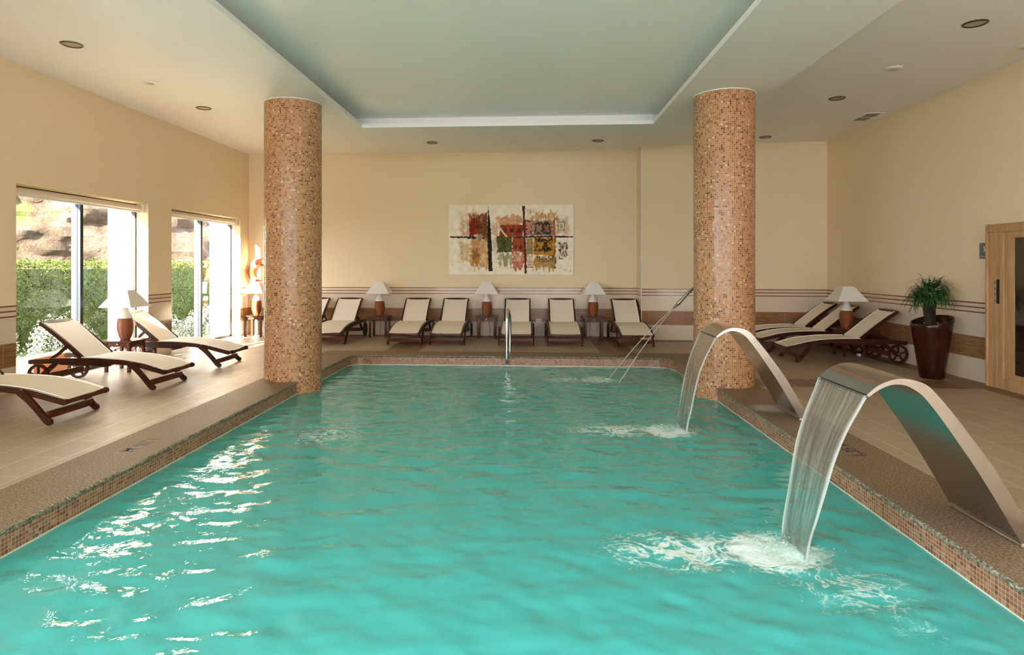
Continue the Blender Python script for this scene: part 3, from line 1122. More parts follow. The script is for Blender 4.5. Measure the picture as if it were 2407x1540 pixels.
for (tx, ty, w_, lab) in ((1.20, 9.50, .022, 'upper broad jet of water arcing from the spout to the pool'),
                          (1.265, 9.02, .014, 'lower narrow jet of water falling from the spout to the pool')):
    a = Vector((2.062, 9.28 + (ty - 9.26) * .12, .868))
    pp = []
    for t in range(15):
        t_ = t / 14
        pp.append(Vector((a.x + (tx - a.x) * t_, a.y + (ty - a.y) * t_, a.z + (ZW - a.z) * (t_ * .84 + t_ * t_ * .16))))
    mb = MB()
    vv, uu = [], []
    for t, p in enumerate(pp):
        t_ = t / 14
        for q in range(12):
            an = 2 * PI * q / 12
            w2 = w_ * (1 + .5 * t_)
            vv.append((p.x + .009 * math.sin(an), p.y + w2 * math.cos(an), p.z + .006 * math.sin(an)))
            uu.append(((math.cos(an) + 1) / 2, t_ * 1.4))
    ff = [(t * 12 + q, t * 12 + (q + 1) % 12, (t + 1) * 12 + (q + 1) % 12, (t + 1) * 12 + q) for t in range(14) for q in range(12)]
    mb.add(vv, ff)
    o = mb.build('water_jet', M['jet'], smooth=1.5, recalc=True)
    uvl = o.data.uv_layers.new(name='UVMap')
    for lp in o.data.loops:
        uvl.data[lp.index].uv = uu[lp.vertex_index]
    tag(o, lab, 'falling water', 'jets from the water spout', 'stuff')

# pool hand rail
hr = empty('pool_handrail', (-.325, 10.62, 0))
tag(hr, 'polished steel grab rail looping over the back edge of the pool', 'handrail')
pts = smooth_path([(0.0, 0.10, 0.0), (0.0, .10, .35), (0, .07, .58), (-.01, .0, .70), (-.02, -.10, .755), (-.032, -.19, .71), (-.038, -.235, .55), (-.042, -.25, .25), (-.042, -.25, -.02), (-.042, -.235, -.09), (-.042, -.20, -.11)], 4)
MB().tube(pts, .0245, 14).build('rail', M['chrome'], hr)
MB().lathe([(.042, 0), (.042, .006), (.026, .012)], (0, .10, 0), seg=24).build('base_flange', M['chrome'], hr)


# ------------------------------------------------------------------ lounger
def make_lounger():
    e = empty('sun_lounger')
    e['category'] = 'sun lounger'
    rail = smooth_path([(-.125, .212), (0.0, .243), (.2, .292), (.45, .325), (.75, .338), (1.1, .334), (1.45, .318), (1.62, .308)], 3)
    for s_ in (-1, 1):
        a0, a1 = sorted((s_ * .272, s_ * .305))
        MB().plank(rail, .058, a0, a1).build('side_rail', M['wood'], e)
        a0, a1 = sorted((s_ * .307, s_ * .335))
        leg = smooth_path([(.285, .30), (.20, .235), (.10, .13), (.035, .055), (.0, .03)], 3)
        hs = [.062 - .004 * math.sin(PI * i / (len(leg) - 1)) for i in range(len(leg))]
        lg = MB().plank(leg, hs, a0, a1).build('leg', M['wood'], e)
        MB().lathe([(.009, 0), (.009, .004), (.005, .006)], (s_ * .335 if s_ > 0 else -.341, .25, .28), axis='x', seg=12).build('bolt', M['black'], lg)
        # rear leg carrying the wheel
        a0, a1 = sorted((s_ * .245, s_ * .27))
        MB().plank([(1.30, .30), (1.40, .22), (1.485, .145)], [.05, .055, .06], a0, a1).build('rear_leg', M['wood'], e)
        # wheel
        w = MB()
        cw = (s_ * .325, 1.49, .145)
        prof = [(.145, -.013), (.145, .013), (.112, .013), (.112, -.013), (.145, -.013)]
        w.lathe(prof, cw, seg=40, axis='x', capb=False, capt=False)
        wh = w.build('wheel', M['wood'], e)
        sp = MB()
        for q in range(5):
            an = 2 * PI * q / 5 + .3
            c_, s2 = math.cos(an), math.sin(an)
            pth = [(cw[1] + c_ * .02, cw[2] + s2 * .02), (cw[1] + c_ * .118, cw[2] + s2 * .118)]
            sp.plank(pth, .024, cw[0] - .009, cw[0] + .009, round_=False)
        sp.lathe([(.03, -.015), (.03, .015)], cw, seg=20, axis='x')
        sp.build('spokes', M['wood'], wh)
        MB().lathe([(.012, 0), (.012, s_ * .008), (.006, s_ * .011)], (cw[0] + s_ * .015, cw[1], cw[2]), axis='x', seg=12).build('hub_cap', M['chrome'], wh)
        # ratchet rail and back prop
        a0, a1 = sorted((s_ * .235, s_ * .262))
        rk = MB().plank([(.62, .285), (.9, .292), (1.25, .295)], .045, a0, a1)
        for q in range(4):
            rk.box(a0, a1, .68 + q * .07, .71 + q * .07, .305, .325)
        rk.build('ratchet_rail', M['wood'], e)
        a0, a1 = sorted((s_ * .205, s_ * .228))
        MB().plank([(1.19, .51), (1.30, .41), (1.43, .325)], .036, a0, a1).build('back_prop', M['wood'], e)
        # backrest side
        a0, a1 = sorted((s_ * .238, s_ * .268))
        MB().plank([(.955, .345), (1.22, .565), (1.40, .70), (1.515, .775)], [.05, .048, .045, .042], a0, a1).build('backrest_rail', M['wood'], e)
    # top rail of the backrest, gently arched
    arc = []
    for i in range(13):
        x = -.265 + .53 * i / 12
        arc.append((x, .016 * (1 - (x / .265) ** 2)))
    mb = MB()
    d1 = Vector((.82, .57)).normalized()
    vv, ff = [], []
    for x, b in arc:
        for (t, th) in ((-.028, -.011), (.012 + b, -.011), (.012 + b, .011), (-.028, .011)):
            vv.append((x, 1.515 + d1.x * t - d1.y * th, .782 + d1.y * t + d1.x * th))
    for i in range(12):
        for q in range(4):
            ff.append((i * 4 + q, i * 4 + (q + 1) % 4, i * 4 + 4 + (q + 1) % 4, i * 4 + 4 + q))
    ff += [(0, 1, 2, 3), (48, 51, 50, 49)]
    mb.add(vv, ff)
    mb.build('top_rail', M['wood'], e, smooth=.4)
    MB().bevbox(-.272, .272, -.128, -.10, .185, .222, .005).build('foot_rail', M['redwood'], e)
    MB().bevbox(-.308, .308, .02, .045, .055, .125, .004).build('front_stretcher', M['redwood'], e)
    MB().bevbox(-.26, .26, 1.36, 1.385, .11, .18, .004).build('rear_stretcher', M['redwood'], e)
    MB().lathe([(.008, -.33), (.008, .33)], (0, 1.49, .145), axis='x', seg=10).build('axle', M['black'], e)
    MB().bevbox(-.235, .235, 1.175, 1.20, .49, .515, .004).build('back_crossbar', M['wood'], e)
    MB().bevbox(-.235, .235, .70, .735, .25, .285, .004).build('under_crossbar', M['wood'], e)

    # fabric
    def sheet(path, w0, w1, th=.004, sag=.006):
        vv, ff = [], []
        m = len(path)
        nu = 10
        for side in (0, 1):
            for i, (y, z) in enumerate(path):
                hw = w0 + (w1 - w0) * i / (m - 1)
                a, b = path[max(i - 1, 0)], path[min(i + 1, m - 1)]
                dd = Vector((b[0] - a[0], b[1] - a[1])).normalized()
                for q in range(nu + 1):
                    u = (q / nu - .5) * 2
                    o_ = (th / 2 if side else -th / 2) - sag * (1 - u * u)
                    vv.append((u * hw, y - dd.y * o_, z + dd.x * o_))
        B = m * (nu + 1)
        for side in (0, 1):
            for i in range(m - 1):
                for q in range(nu):
                    a = side * B + i * (nu + 1) + q
                    ff.append((a, a + 1, a + nu + 2, a + nu + 1))
        for i in range(m - 1):
            for q in (0, nu):
                a = i * (nu + 1) + q
                ff.append((a, a + nu + 1, B + a + nu + 1, B + a))
        for q in range(nu):
            for i in (0, m - 1):
                a = i * (nu + 1) + q
                ff.append((a, a + 1, B + a + 1, B + a))
        mb = MB()
        mb.add(vv, ff)
        return mb
    sp = smooth_path([(-.118, .236), (0.0, .268), (.2, .318), (.45, .352), (.75, .366), (.97, .366)], 3)
    seat = sheet(sp, .270, .268).build('seat_sling', M['sling'], e, smooth=.8)
    bp = [(.97, .368), (1.1, .475), (1.3, .64), (1.495, .79 - .008)]
    back = sheet(bp, .24, .24).build('back_sling', M['sling'], e, smooth=.8)
    for s_ in (-1, 1):
        MB().tube([(s_ * .264, y, z + .004) for y, z in sp], .0065, 6).build('hem', M['hem'], seat)
        MB().tube([(s_ * .234, y - .004, z + .006) for y, z in bp], .0055, 6).build('hem', M['hem'], back)
    return e


LG = make_lounger()
G_ = ('sun loungers along the back wall', 'sun loungers by the left windows', 'sun loungers by the right wall')
spots = [
    (-3.80, 11.78, 0, 'wood and cream sling lounger just right of the left column, left of the first lamp', 0),
    (-2.337, 11.79, 0, 'cream lounger on the back wall directly right of the first lamp table', 0),
    (-1.535, 11.79, 0, 'cream lounger on the back wall directly left of the middle lamp table', 0),
    (-0.24, 11.77, 0, 'cream lounger behind the steel grab rail, right of the middle lamp', 0),
    (0.662, 11.79, 0, 'cream lounger directly left of the rightmost lamp table on the back wall', 0),
    (1.951, 11.755, 0, 'cream lounger at the right end of the back row, beyond the two thin jets', 0),
    (-4.51, 11.80, 0, 'cream lounger almost hidden behind the left column', 0),
    (-4.48, 5.985, PI / 2, 'cream lounger nearest the camera on the left, only its foot end in view', 1),
    (-4.483, 7.65, PI / 2 - math.radians(2.5), 'cream lounger in front of the large left window, whole length in view', 1),
    (-4.53, 9.34, PI / 2, 'cream lounger behind the left lamp table, its back lit by sun', 1),
    (4.112, 10.335, -PI / 2, 'cream lounger nearest on the right, with both spoked wheels showing beside the plant pot', 2),
    (4.10, 11.46, -PI / 2, 'cream lounger on the right just behind the lamp, middle of three', 2),
    (4.08, 12.20, -PI / 2, 'cream lounger on the right farthest back, against the corner wall', 2),
]
for i, (x, y, rz, lab, g) in enumerate(spots):
    place(LG, i == 0, (x, y, 0), rz, lab, G_[g])


# ------------------------------------------------------------------ side tables and lamps
def make_table():
    e = empty('side_table')
    e['category'] = 'table'
    MB().bevbox(-.22, .22, -.22, .22, .418, .44, .006).build('tabletop', M['redwood'], e)
    for sx in (-1, 1):
        for sy in (-1, 1):
            x, y = sx * .165, sy * .165
            MB().bevbox(x - .02, x + .02, y - .02, y + .02, 0, .418, .003).build('leg', M['redwood'], e)
    for q in range(4):
        arch = [(-.145, .335), (-.12, .335), (-.09, .358), (0, .366), (.09, .358), (.12, .335), (.145, .335), (.145, .418), (-.145, .418)]
        ap = MB()
        if q == 0:
            ap.prism([(a, b) for a, b in arch], -.176, -.160, 'y')
        elif q == 1:
            ap.prism([(a, b) for a, b in arch], .160, .176, 'y')
        elif q == 2:
            ap.prism([(a, b) for a, b in arch], -.176, -.160, 'x')
        else:
            ap.prism([(a, b) for a, b in arch], .160, .176, 'x')
        a_ = ap.build('apron', M['redwood'], e, smooth=.3)
        if q == 0:
            MB().lathe([(.011, -.006), (.008, -.004), (.008, 0)], (0, -.176, .393), axis='y', seg=14).build('knob', M['brass'], a_)
    return e


def make_lamp():
    e = empty('table_lamp')
    e['category'] = 'lamp'
    body = [(.058, 0), (.062, .004), (.066, .012), (.085, .06), (.103, .13), (.108, .19), (.104, .25), (.093, .305)]
    MB().lathe(smooth_path(body, 3), seg=36).build('lamp_base', M['ribbed'], e, smooth=1.0)
    neck = [(.093, .305), (.094, .312), (.085, .34), (.062, .385), (.046, .42), (.040, .45), (.038, .468)]
    MB().lathe(smooth_path(neck, 3), seg=36).build('lamp_neck', M['ceramic'], e, smooth=1.0)
    MB().lathe([(.034, .468), (.034, .482), (.012, .484), (.012, .60), (.006, .61)], seg=20).build('bulb_holder', M['black'], e)
    mb = MB()
    zb, zt, wb_, wt_, th = .468, .70, .235, .085, .004
    vv = []
    for (w, z) in ((wb_, zb), (wt_, zt), (wt_ - th, zt), (wb_ - th, zb)):
        vv += [(-w, -w, z), (w, -w, z), (w, w, z), (-w, w, z)]
    ff = []
    for r_ in range(4):
        for q in range(4):
            a, b = r_ * 4 + q, r_ * 4 + (q + 1) % 4
            c, d_ = ((r_ + 1) % 4) * 4 + (q + 1) % 4, ((r_ + 1) % 4) * 4 + q
            ff.append((a, b, c, d_))
    mb.add(vv, ff)
    sh = mb.build('lamp_shade', M['shade'], e, smooth=.2)
    tr = MB()
    for (w, z) in ((wb_, zb), (wt_, zt)):
        for q in range(4):
            c4 = [(-w, -w, z), (w, -w, z), (w, w, z), (-w, w, z)]
            tr.tube([c4[q], c4[(q + 1) % 4]], .0035, 6)
    for sx, sy in ((-1, -1), (1, -1), (1, 1), (-1, 1)):
        tr.tube([(sx * wb_, sy * wb_, zb), (sx * wt_, sy * wt_, zt)], .0025, 6)
    tr.build('shade_binding', M['hem'], sh)
    return e


TB, LP = make_table(), make_lamp()
LAMPS = []
tl = [(-3.13, 13.14, 0, 'first', 'between the two leftmost visible back-row loungers'),
      (-.875, 13.08, 0, 'middle', 'in the middle of the back wall, left of the grab rail'),
      (1.305, 13.08, 0, 'rightmost', 'at the right end of the back wall, beside the last lounger'),
      (-5.76, 13.08, 0, 'corner', 'in the sunlit back left corner under the lifebuoy'),
      (-5.735, 8.68, 0, 'left', 'in front of the large left window between two loungers'),
      (5.315, 10.89, 0, 'right', 'between the loungers by the right wall')]
for i, (x, y, rz, nm, wh) in enumerate(tl):
    place(TB, i == 0, (x, y, 0), rz, 'square wooden side table ' + wh, 'lamp tables')
    lp_ = place(LP, i == 0, (x - (.05 if i == 5 else 0), y, .44), rz, 'terracotta lamp ' + wh, 'lamps with white shades')
    LAMPS.append(lp_)
for i, lp_ in enumerate(LAMPS):
    if i in (0, 1, 2, 5):  # cords seen hanging behind these tables
        s_ = 1 if i in (1, 5) else -1
        pts = smooth_path([(0, .06, .02 - .0), (s_ * .02, .235, -.01), (s_ * .03, .24, -.12), (s_ * .05, .22, -.36), (s_ * .02, .10, -.435), (s_ * .12, .0, -.436), (s_ * .16, -.06, -.43)], 4)
        cd = MB().tube(pts, .0035, 6).build('cord', M['black'], lp_)
        mbp = MB().bevbox(s_ * .16 - .022, s_ * .16 + .022, -.105, -.05, -.4395, -.40, .004)
        mbp.build('adapter', M['white'], cd)

# ------------------------------------------------------------------ lifebuoy
lb = empty('lifebuoy', (-5.755, 13.34, 1.34))
tag(lb, 'orange and white ring lifebuoy hanging on the sunlit back wall beside the left column', 'lifebuoy')


def torus(R, r, a0, a1, seg, sec=16, flat=1.0):
    mb = MB()
    cl_ = abs(a1 - a0) >= 2 * PI - 1e-6
    vv, ff = [], []
    m = seg if cl_ else seg + 1
    for i in range(m):
        a = a0 + (a1 - a0) * i / seg
        for q in range(sec):
            b = 2 * PI * q / sec
            vv.append(((R + r * math.cos(b)) * math.cos(a), r * flat * math.sin(b), (R + r * math.cos(b)) * math.sin(a)))
    for i in range(seg):
        j = (i + 1) % m
        for q in range(sec):
            ff.append((i * sec + q, i * sec + (q + 1) % sec, j * sec + (q + 1) % sec, j * sec + q))
    mb.add(vv, ff)
    return mb


torus(.235, .065, 0, 2 * PI, 64, flat=.9).build('ring', M['orange'], lb, smooth=1.5)
for q in range(4):
    a = PI / 4 + q * PI / 2
    torus(.235, .068, a - .2, a + .2, 8, flat=.92).build('band', M['reflective'], lb, smooth=1.5)
rp = MB()
for q in range(4):
    a = PI / 4 + q * PI / 2
    rp.tube([((.30 + .035 * math.sin(PI * t / 10)) * math.cos(a + t / 10 * PI / 2), -.01, (.30 + .035 * math.sin(PI * t / 10)) * math.sin(a + t / 10 * PI / 2)) for t in range(11)], .006, 6)
rp.build('rope', M['reflective'], lb)
MB().bevbox(-.03, .03, -.02, .08, .15, .18, .004).build('wall_hook', M['black'], lb)

# ------------------------------------------------------------------ painting
PW, PH = 2.632, 1.478
pt = empty('painting', (-.388, YB - .035, 2.033))
tag(pt, 'large unframed abstract painting in rust, ochre, green and black on the back wall', 'painting')
MB().bevbox(-PW / 2, PW / 2, -.0, .034, -PH / 2, PH / 2, .003).build('canvas_edge', M['reflective'], pt)
W_, H_ = 420, 236
u = (np.arange(W_) / (W_ - 1))[None, :].repeat(H_, 0)
v_ = (np.arange(H_) / (H_ - 1))[:, None].repeat(W_, 1)
rg = np.random.default_rng(5)


def vnoise(nx_, ny_):
    g = rg.random((ny_ + 2, nx_ + 2))
    x = u * nx_
    y = v_ * ny_
    xi, yi = x.astype(int), y.astype(int)
    fx, fy = x - xi, y - yi
    fx, fy = fx * fx * (3 - 2 * fx), fy * fy * (3 - 2 * fy)
    return (g[yi, xi] * (1 - fx) + g[yi, xi + 1] * fx) * (1 - fy) + (g[yi + 1, xi] * (1 - fx) + g[yi + 1, xi + 1] * fx) * fy


n1, n2, n3 = vnoise(40, 22), vnoise(110, 14), vnoise(150, 80)
n4 = vnoise(70, 40)
col = np.ones((H_, W_, 3)) * np.array([.84, .77, .64])
col *= (.93 + .12 * n1)[..., None]
px = lambda x: (x - 112) / 2138.0
py = lambda y: (y - 92) / 1191.0


def dab(x0, y0, x1, y1, c, a=1.0, blur=.008, rag=.012, streak=0.0):
    """A rough brushed rectangle; streak makes its lower/upper edge run vertically."""
    global col
    X0, X1, Y0, Y1 = px(x0), px(x1), py(y0), py(y1)
    ex = np.minimum(u - X0, X1 - u) + (n4 - .5) * rag
    ey = np.minimum(v_ - Y0, Y1 - v_) * .56 + (n4 - .5) * rag + (n2 - .55) * streak
    m = np.clip(np.minimum(ex, ey) / blur + .5, 0, 1) * a * (.88 + .3 * n3)
    m = np.clip(m, 0, 1)[..., None]
    cc = np.array(c) * (.75 + .5 * n1)[..., None]
    col = col * (1 - m) + cc * m


RU, OR_, OC, DK, GR, PK, CRM, BRN = (.30, .045, .015), (.50, .12, .03), (.55, .28, .05), (.035, .022, .012), (.13, .14, .025), (.45, .26, .17), (.70, .62, .48), (.18, .07, .03)
dab(300, 230, 760, 660, (.62, .42, .24), .35, .06, .05)
dab(340, 350, 480, 620, OR_, .45, .03, .03)
dab(372, 385, 425, 580, CRM, .95, .006, .01)
dab(462, 250, 640, 640, (.27, .035, .015), .98, .006, .012, .03)
dab(590, 240, 780, 690, (.24, .07, .02), .92, .008, .012, .03)
dab(480, 210, 620, 330, (.62, .40, .24), .6, .02, .03, .06)
dab(660, 280, 700, 400, (.60, .35, .2), .6, .01, .02, .04)
dab(320, 740, 460, 1060, OC, .55, .02, .03)
dab(365, 760, 405, 1010, CRM, .8, .01, .01)
dab(480, 680, 800, 1150, (.55, .25, .05), .75, .02, .03, .08)
dab(520, 860, 640, 1120, (.36, .16, .02), .7, .02, .03, .08)
dab(640, 700, 780, 880, (.66, .48, .30), .7, .01, .03)
dab(660, 920, 740, 1110, (.70, .55, .38), .8, .01, .03, .04)
dab(578, 588, 685, 710, (.50, .36, .24), .9, .006, .01)
dab(840, 420, 960, 620, (.52, .24, .12), .5, .02, .04, .05)
dab(850, 660, 950, 900, (.45, .27, .2), .45, .03, .03)
dab(960, 280, 1370, 460, (.58, .25, .10), .75, .012, .04, .06)
dab(990, 320, 1320, 420, (.66, .40, .24), .55, .01, .05, .04)
dab(985, 430, 1390, 640, (.38, .07, .015), .95, .006, .01)
for a in (1045, 1160, 1280):
    dab(a, 500, a + 70, 570, (.14, .035, .025), .95, .005, .008)
dab(945, 625, 1205, 900, GR, .95, .006, .012)
dab(1000, 680, 1110, 880, (.07, .08, .015), .6, .02, .03)
dab(980, 890, 1200, 1090, (.24, .25, .07), .7, .02, .03, .12)
dab(1205, 650, 1410, 890, (.40, .10, .02), .95, .006, .01)
for a in (1235, 1325):
    dab(a, 785, a + 55, 850, (.13, .05, .03), .95, .005, .008)
dab(1215, 890, 1420, 1180, (.50, .12, .05), .8, .012, .03, .08)
dab(1260, 940, 1360, 1070, (.66, .48, .34), .8, .01, .03, .03)
dab(1425, 350, 1560, 610, (.26, .035, .018), .95, .006, .012)
dab(1460, 380, 1535, 585, (.60, .36, .27), .85, .006, .05)
dab(1450, 150, 1530, 350, (.68, .60, .48), .8, .012, .02)
dab(1530, 230, 1960, 370, (.56, .28, .09), .7, .012, .04, .07)
dab(1560, 360, 1920, 620, (.40, .27, .19), .95, .006, .01)
dab(1590, 395, 1875, 590, (.05, .045, .02), .9, .008, .02)
dab(1610, 450, 1715, 565, (.42, .27, .20), .95, .008, .03)
dab(1745, 445, 1845, 560, (.38, .20, .14), .95, .008, .03)
dab(1905, 330, 1945, 620, (.34, .06, .03), .8, .006, .01)
dab(1445, 665, 1565, 940, (.30, .18, .07), .85, .008, .01)
dab(1475, 690, 1540, 920, (.42, .30, .16), .6, .01, .03)
dab(1570, 655, 1945, 950, (.55, .26, .025), .98, .006, .01)
dab(1605, 680, 1885, 880, (.03, .028, .012), .9, .008, .03)
dab(1630, 720, 1735, 860, (.52, .30, .05), .95, .010, .03)
dab(1780, 725, 1870, 830, (.52, .30, .05), .95, .010, .03)
dab(1450, 950, 1570, 1100, (.60, .46, .34), .8, .01, .02)
for b in (1112, 1145):
    dab(1465, b, 1570, b + 16, (.30, .10, .06), .9, .004, .006)
dab(1575, 950, 1950, 1190, (.50, .28, .06), .85, .012, .02, .08)
for q in range(9):
    dab(1590 + q * 38, 965, 1604 + q * 38, 1070, (.10, .08, .05), .75, .004, .012)
dab(1930, 650, 1950, 1180, (.20, .06, .03), .85, .006, .01)
dab(1940, 330, 2150, 590, (.50, .28, .08), .55, .03, .04)
dab(1988, 382, 2100, 535, (.14, .09, .03), .9, .005, .008)
dab(1998, 392, 2090, 526, (.74, .68, .54), .98, .004, .006)
dab(2025, 430, 2065, 500, (.30, .22, .12), .7, .008, .02)
dab(1990, 740, 2160, 1010, (.52, .34, .24), .35, .03, .05)
dab(2018, 752, 2130, 998, (.05, .035, .025), .95, .006, .03)
dab(2038, 770, 2112, 982, (.70, .62, .48), .98, .005, .02)
dab(2055, 800, 2075, 880, (.12, .06, .03), .8, .005, .02)
dab(2062, 880, 2092, 950, (.45, .2, .1), .7, .006, .02)
# crossing dark bars
dab(135, 626, 480, 655, DK, .98, .004, .006)
dab(440, 628, 580, 672, (.07, .045, .02), .9, .006, .01)
dab(1205, 628, 1420, 656, (.10, .035, .02), .9, .005, .008)
dab(1390, 622, 1880, 652, (.05, .035, .03), .95, .004, .008)
dab(1870, 626, 2240, 650, (.07, .02, .015), .98, .004, .006)


def spike(xc, y0, y1, wtop, wbot, c):
    global col
    t = np.clip((v_ - py(y0)) / (py(y1) - py(y0)), 0, 1)
    w = (wtop + (wbot - wtop) * np.minimum(1, t * 2.6)) / 2138.0
    xx = px(xc) + (t - .5) * .018
    m = np.clip((w - np.abs(u - xx) + (n4 - .5) * .006) / .003 + .5, 0, 1) * ((v_ > py(y0)) & (v_ < py(y1)))
    m = m[..., None]
    col = col * (1 - m) + (np.array(c) * (.7 + .6 * n3[..., None])) * m


spike(812, 125, 1225, 3, 34, (.035, .030, .016))
spike(1418, 110, 1265, 22, 19, (.16, .05, .025))
m = np.clip((.006 - np.abs((u - px(955)) * .52 - (v_ - py(440)) * .24 * .95)) / .003, 0, 1) * ((v_ > py(430)) & (v_ < py(640)))
col = col * (1 - m[..., None]) + np.array(CRM) * m[..., None]
vx = ((u - .5) * (PW - .006)).reshape(-1)
vz = ((.5 - v_) * (PH - .006)).reshape(-1)
vy = np.full_like(vx, -.0015) - .0012 * n3.reshape(-1)
idx = np.arange(W_ * H_).reshape(H_, W_)
fa = np.stack([idx[:-1, :-1], idx[1:, :-1], idx[1:, 1:], idx[:-1, 1:]], -1).reshape(-1, 4)
me = bpy.data.meshes.new('painted_canvas')
me.from_pydata(np.stack([vx, vy, vz], -1).tolist(), [], fa.tolist())
ca = me.color_attributes.new('paint', 'FLOAT_COLOR', 'POINT')
col = np.clip(col, 0, 1) ** 1.3 * 1.2
cc = np.concatenate([np.clip(col, 0, 1).reshape(-1, 3), np.ones((W_ * H_, 1))], 1).astype(np.float32)
ca.data.foreach_set('color', cc.reshape(-1))
me.materials.append(mat_vcol('brushed_paint', 'paint'))
me.shade_smooth()
o = bpy.data.objects.new('painted_canvas', me)
COL.objects.link(o)
o.parent = pt


def text_mesh(name, body, size, mat, parent=None, loc=(0, 0, 0), rot=(0, 0, 0), ext=0.0006, bold=0.0):
    cu = bpy.data.curves.new(name, 'FONT')
    cu.body = body
    cu.size = size
    cu.align_x = 'CENTER'
    cu.align_y = 'CENTER'
    cu.extrude = ext
    cu.offset = bold
    t = bpy.data.objects.new(name, cu)
    COL.objects.link(t)
    dg = bpy.context.evaluated_depsgraph_get()
    me_ = bpy.data.meshes.new_from_object(t.evaluated_get(dg))
    bpy.data.objects.remove(t)
    me_.name = name
    me_.materials.clear()
    me_.materials.append(mat)
    o_ = bpy.data.objects.new(name, me_)
    COL.objects.link(o_)
    o_.parent = parent
    o_.location = loc
    o_.rotation_euler = rot
    return o_


text_mesh('signature', 'TS', .075, M['sig'], pt, (px(2105) * PW - PW / 2, -.004, PH / 2 - py(1210) * PH), (PI / 2, 0, 0))
text_mesh('signature', '08', .045, M['sig'], pt, (px(2190) * PW - PW / 2, -.004, PH / 2 - py(1218) * PH), (PI / 2, 0, 0))

# depth markings painted on the coping
for (x, y, rz, lab) in ((-3.24, 5.10, -PI / 2 + PI, 'black painted depth marking on the left coping'),
                        (2.60, 5.33, -PI / 2, 'black painted depth marking on the right coping behind the falling water'),
                        (1.59, 10.66, PI, 'black painted depth marking on the back coping near the thin jets')):
    rz_ = {True: PI / 2, False: rz}[False]
    o = text_mesh('depth_marking', '1,35 M', .15, M['ink'], None, (x, y, .0012), (0, 0, rz), .0006, .002)
    if x < -2:
        o.rotation_euler = (0, 0, -PI / 2)
    elif x > 2:
        o.rotation_euler = (0, 0, PI / 2)
    else:
        o.rotation_euler = (0, 0, 0)
    tag(o, lab, 'marking', 'depth markings')

# ------------------------------------------------------------------ ceiling fittings
dl = empty('downlight')
dl['category'] = 'ceiling light'
MB().lathe([(.112, 0), (.112, -.006), (.098, -.012), (.088, -.006), (.088, 0)], seg=40, capb=False, capt=False).build('trim_ring', M['ring'], dl)
MB().lathe([(.10, -.001), (.086, -.003), (.0005, -.004)], seg=40).build('diffuser', M['diffuser'], dl)
sp_ = empty('ceiling_speaker')
sp_['category'] = 'ceiling speaker'
MB().lathe([(.10, 0), (.10, -.006), (.085, -.016), (.06, -.022)], seg=36).build('cover', M['white'], sp_)
gr_ = MB()
for q in range(1, 5):
    gr_.lathe([(q * .012 - .002, -.0235), (q * .012 + .002, -.0235)], seg=28, capb=False, capt=False)
gr_.build('grille', M['diffuser'], sp_)
dls = [(-4.965, 6.6, 'round downlight nearest the camera above the left side'), (-4.965, 9.4, 'round downlight above the left side, nearer the back corner'),
       (-1.9, 12.33, 'left one of two round downlights above the painting wall'), (1.324, 12.33, 'right one of two round downlights above the painting wall'),
       (4.42, 12.18, 'round downlight just right of the right column top'), (4.42, 9.41, 'round downlight above the right side, near the air vent'),
       (4.42, 6.58, 'largest-looking round downlight at the top right of the photo')]
for i, (x, y, lab) in enumerate(dls):
    place(dl, i == 0, (x, y, H), 0, lab, 'recessed downlights')
for i, (x, y, lab) in enumerate([(-4.965, 8.02, 'white round ceiling fitting between the two left downlights'), (-.34, 12.37, 'white round ceiling fitting centred above the painting'),
                                 (4.43, 8.01, 'white round ceiling fitting between the right downlights'), (5.44, 7.29, 'white round ceiling fitting cut by the right photo edge')]):
    place(sp_, i == 0, (x, y, H), 0, lab, 'white round ceiling fittings')
av = empty('air_vent', (5.455, 10.625, H))
tag(av, 'small rectangular white air vent with dark slots near the right wall', 'air vent')
fr_ = MB()
ringbox(fr_, -.145, .145, -.30, .30, -.105, .105, -.255, .255, -.008, 0)
fr_.box(-.105, .105, -.012, .012, -.008, 0)
fr_.build('vent_frame', M['white'], av, smooth=0)
MB().box(-.105, .105, -.255, .255, -.002, 0).build('duct_opening', M['voidmat'], av, smooth=0)
for q in range(12):
    y = -.235 + q * .043
    MB().box(-.105, .105, y, y + .003, -.0065, -.001, rot=0).build('slat', M['diffuser'], av, smooth=0)

# ------------------------------------------------------------------ sauna door on the right wall
sd = empty('sauna_door', (XR, 7.55, 0))
tag(sd, 'pale wood framed sauna door with dark glass at the right edge of the photo', 'sauna door')
fr_ = MB()
for (a, b) in ((.44, .688), (-.688, -.44)):
    for q in range(3):
        w = (b - a) / 3
        fr_.bevbox(-.07, 0, a + q * w, a + (q + 1) * w - .002, .0, 1.99, .003)
fr_.bevbox(-.085, 0, -.70, .70, 1.90, 1.99, .004)
fr_.bevbox(-.075, 0, -.69, .69, 1.99, 2.0, .003)
fr_.bevbox(-.07, 0, -.44, .44, 0.0, .135, .003)
fr_.build('door_frame', M['sauna'], sd)
MB().bevbox(-.09, -.0, .688, .712, 0, 2.0, .003).build('casing', M['sauna'], sd)
lf = MB()
ringbox(lf, 0, 0, 0, 0, 0, 0, 0, 0, 0, 0) if False else None
lf.bevbox(-.055, -.02, .29, .44, .135, 1.90, .004).bevbox(-.055, -.02, -.44, -.29, .135, 1.90, .004)
lf.bevbox(-.055, -.02, -.29, .29, 1.82, 1.90, .004).bevbox(-.055, -.02, -.29, .29, .135, .20, .004)
lf.build('door_leaf', M['sauna'], sd)
MB().box(-.045, -.03, -.29, .29, .20, 1.82).build('glass_pane', M['darkglass'], sd, smooth=0)
MB().tube([(-.055, -.24, .95), (-.10, -.24, .95), (-.10, -.24, 1.25), (-.055, -.24, 1.25)], .012, 10).build('handle', M['chrome'], sd)
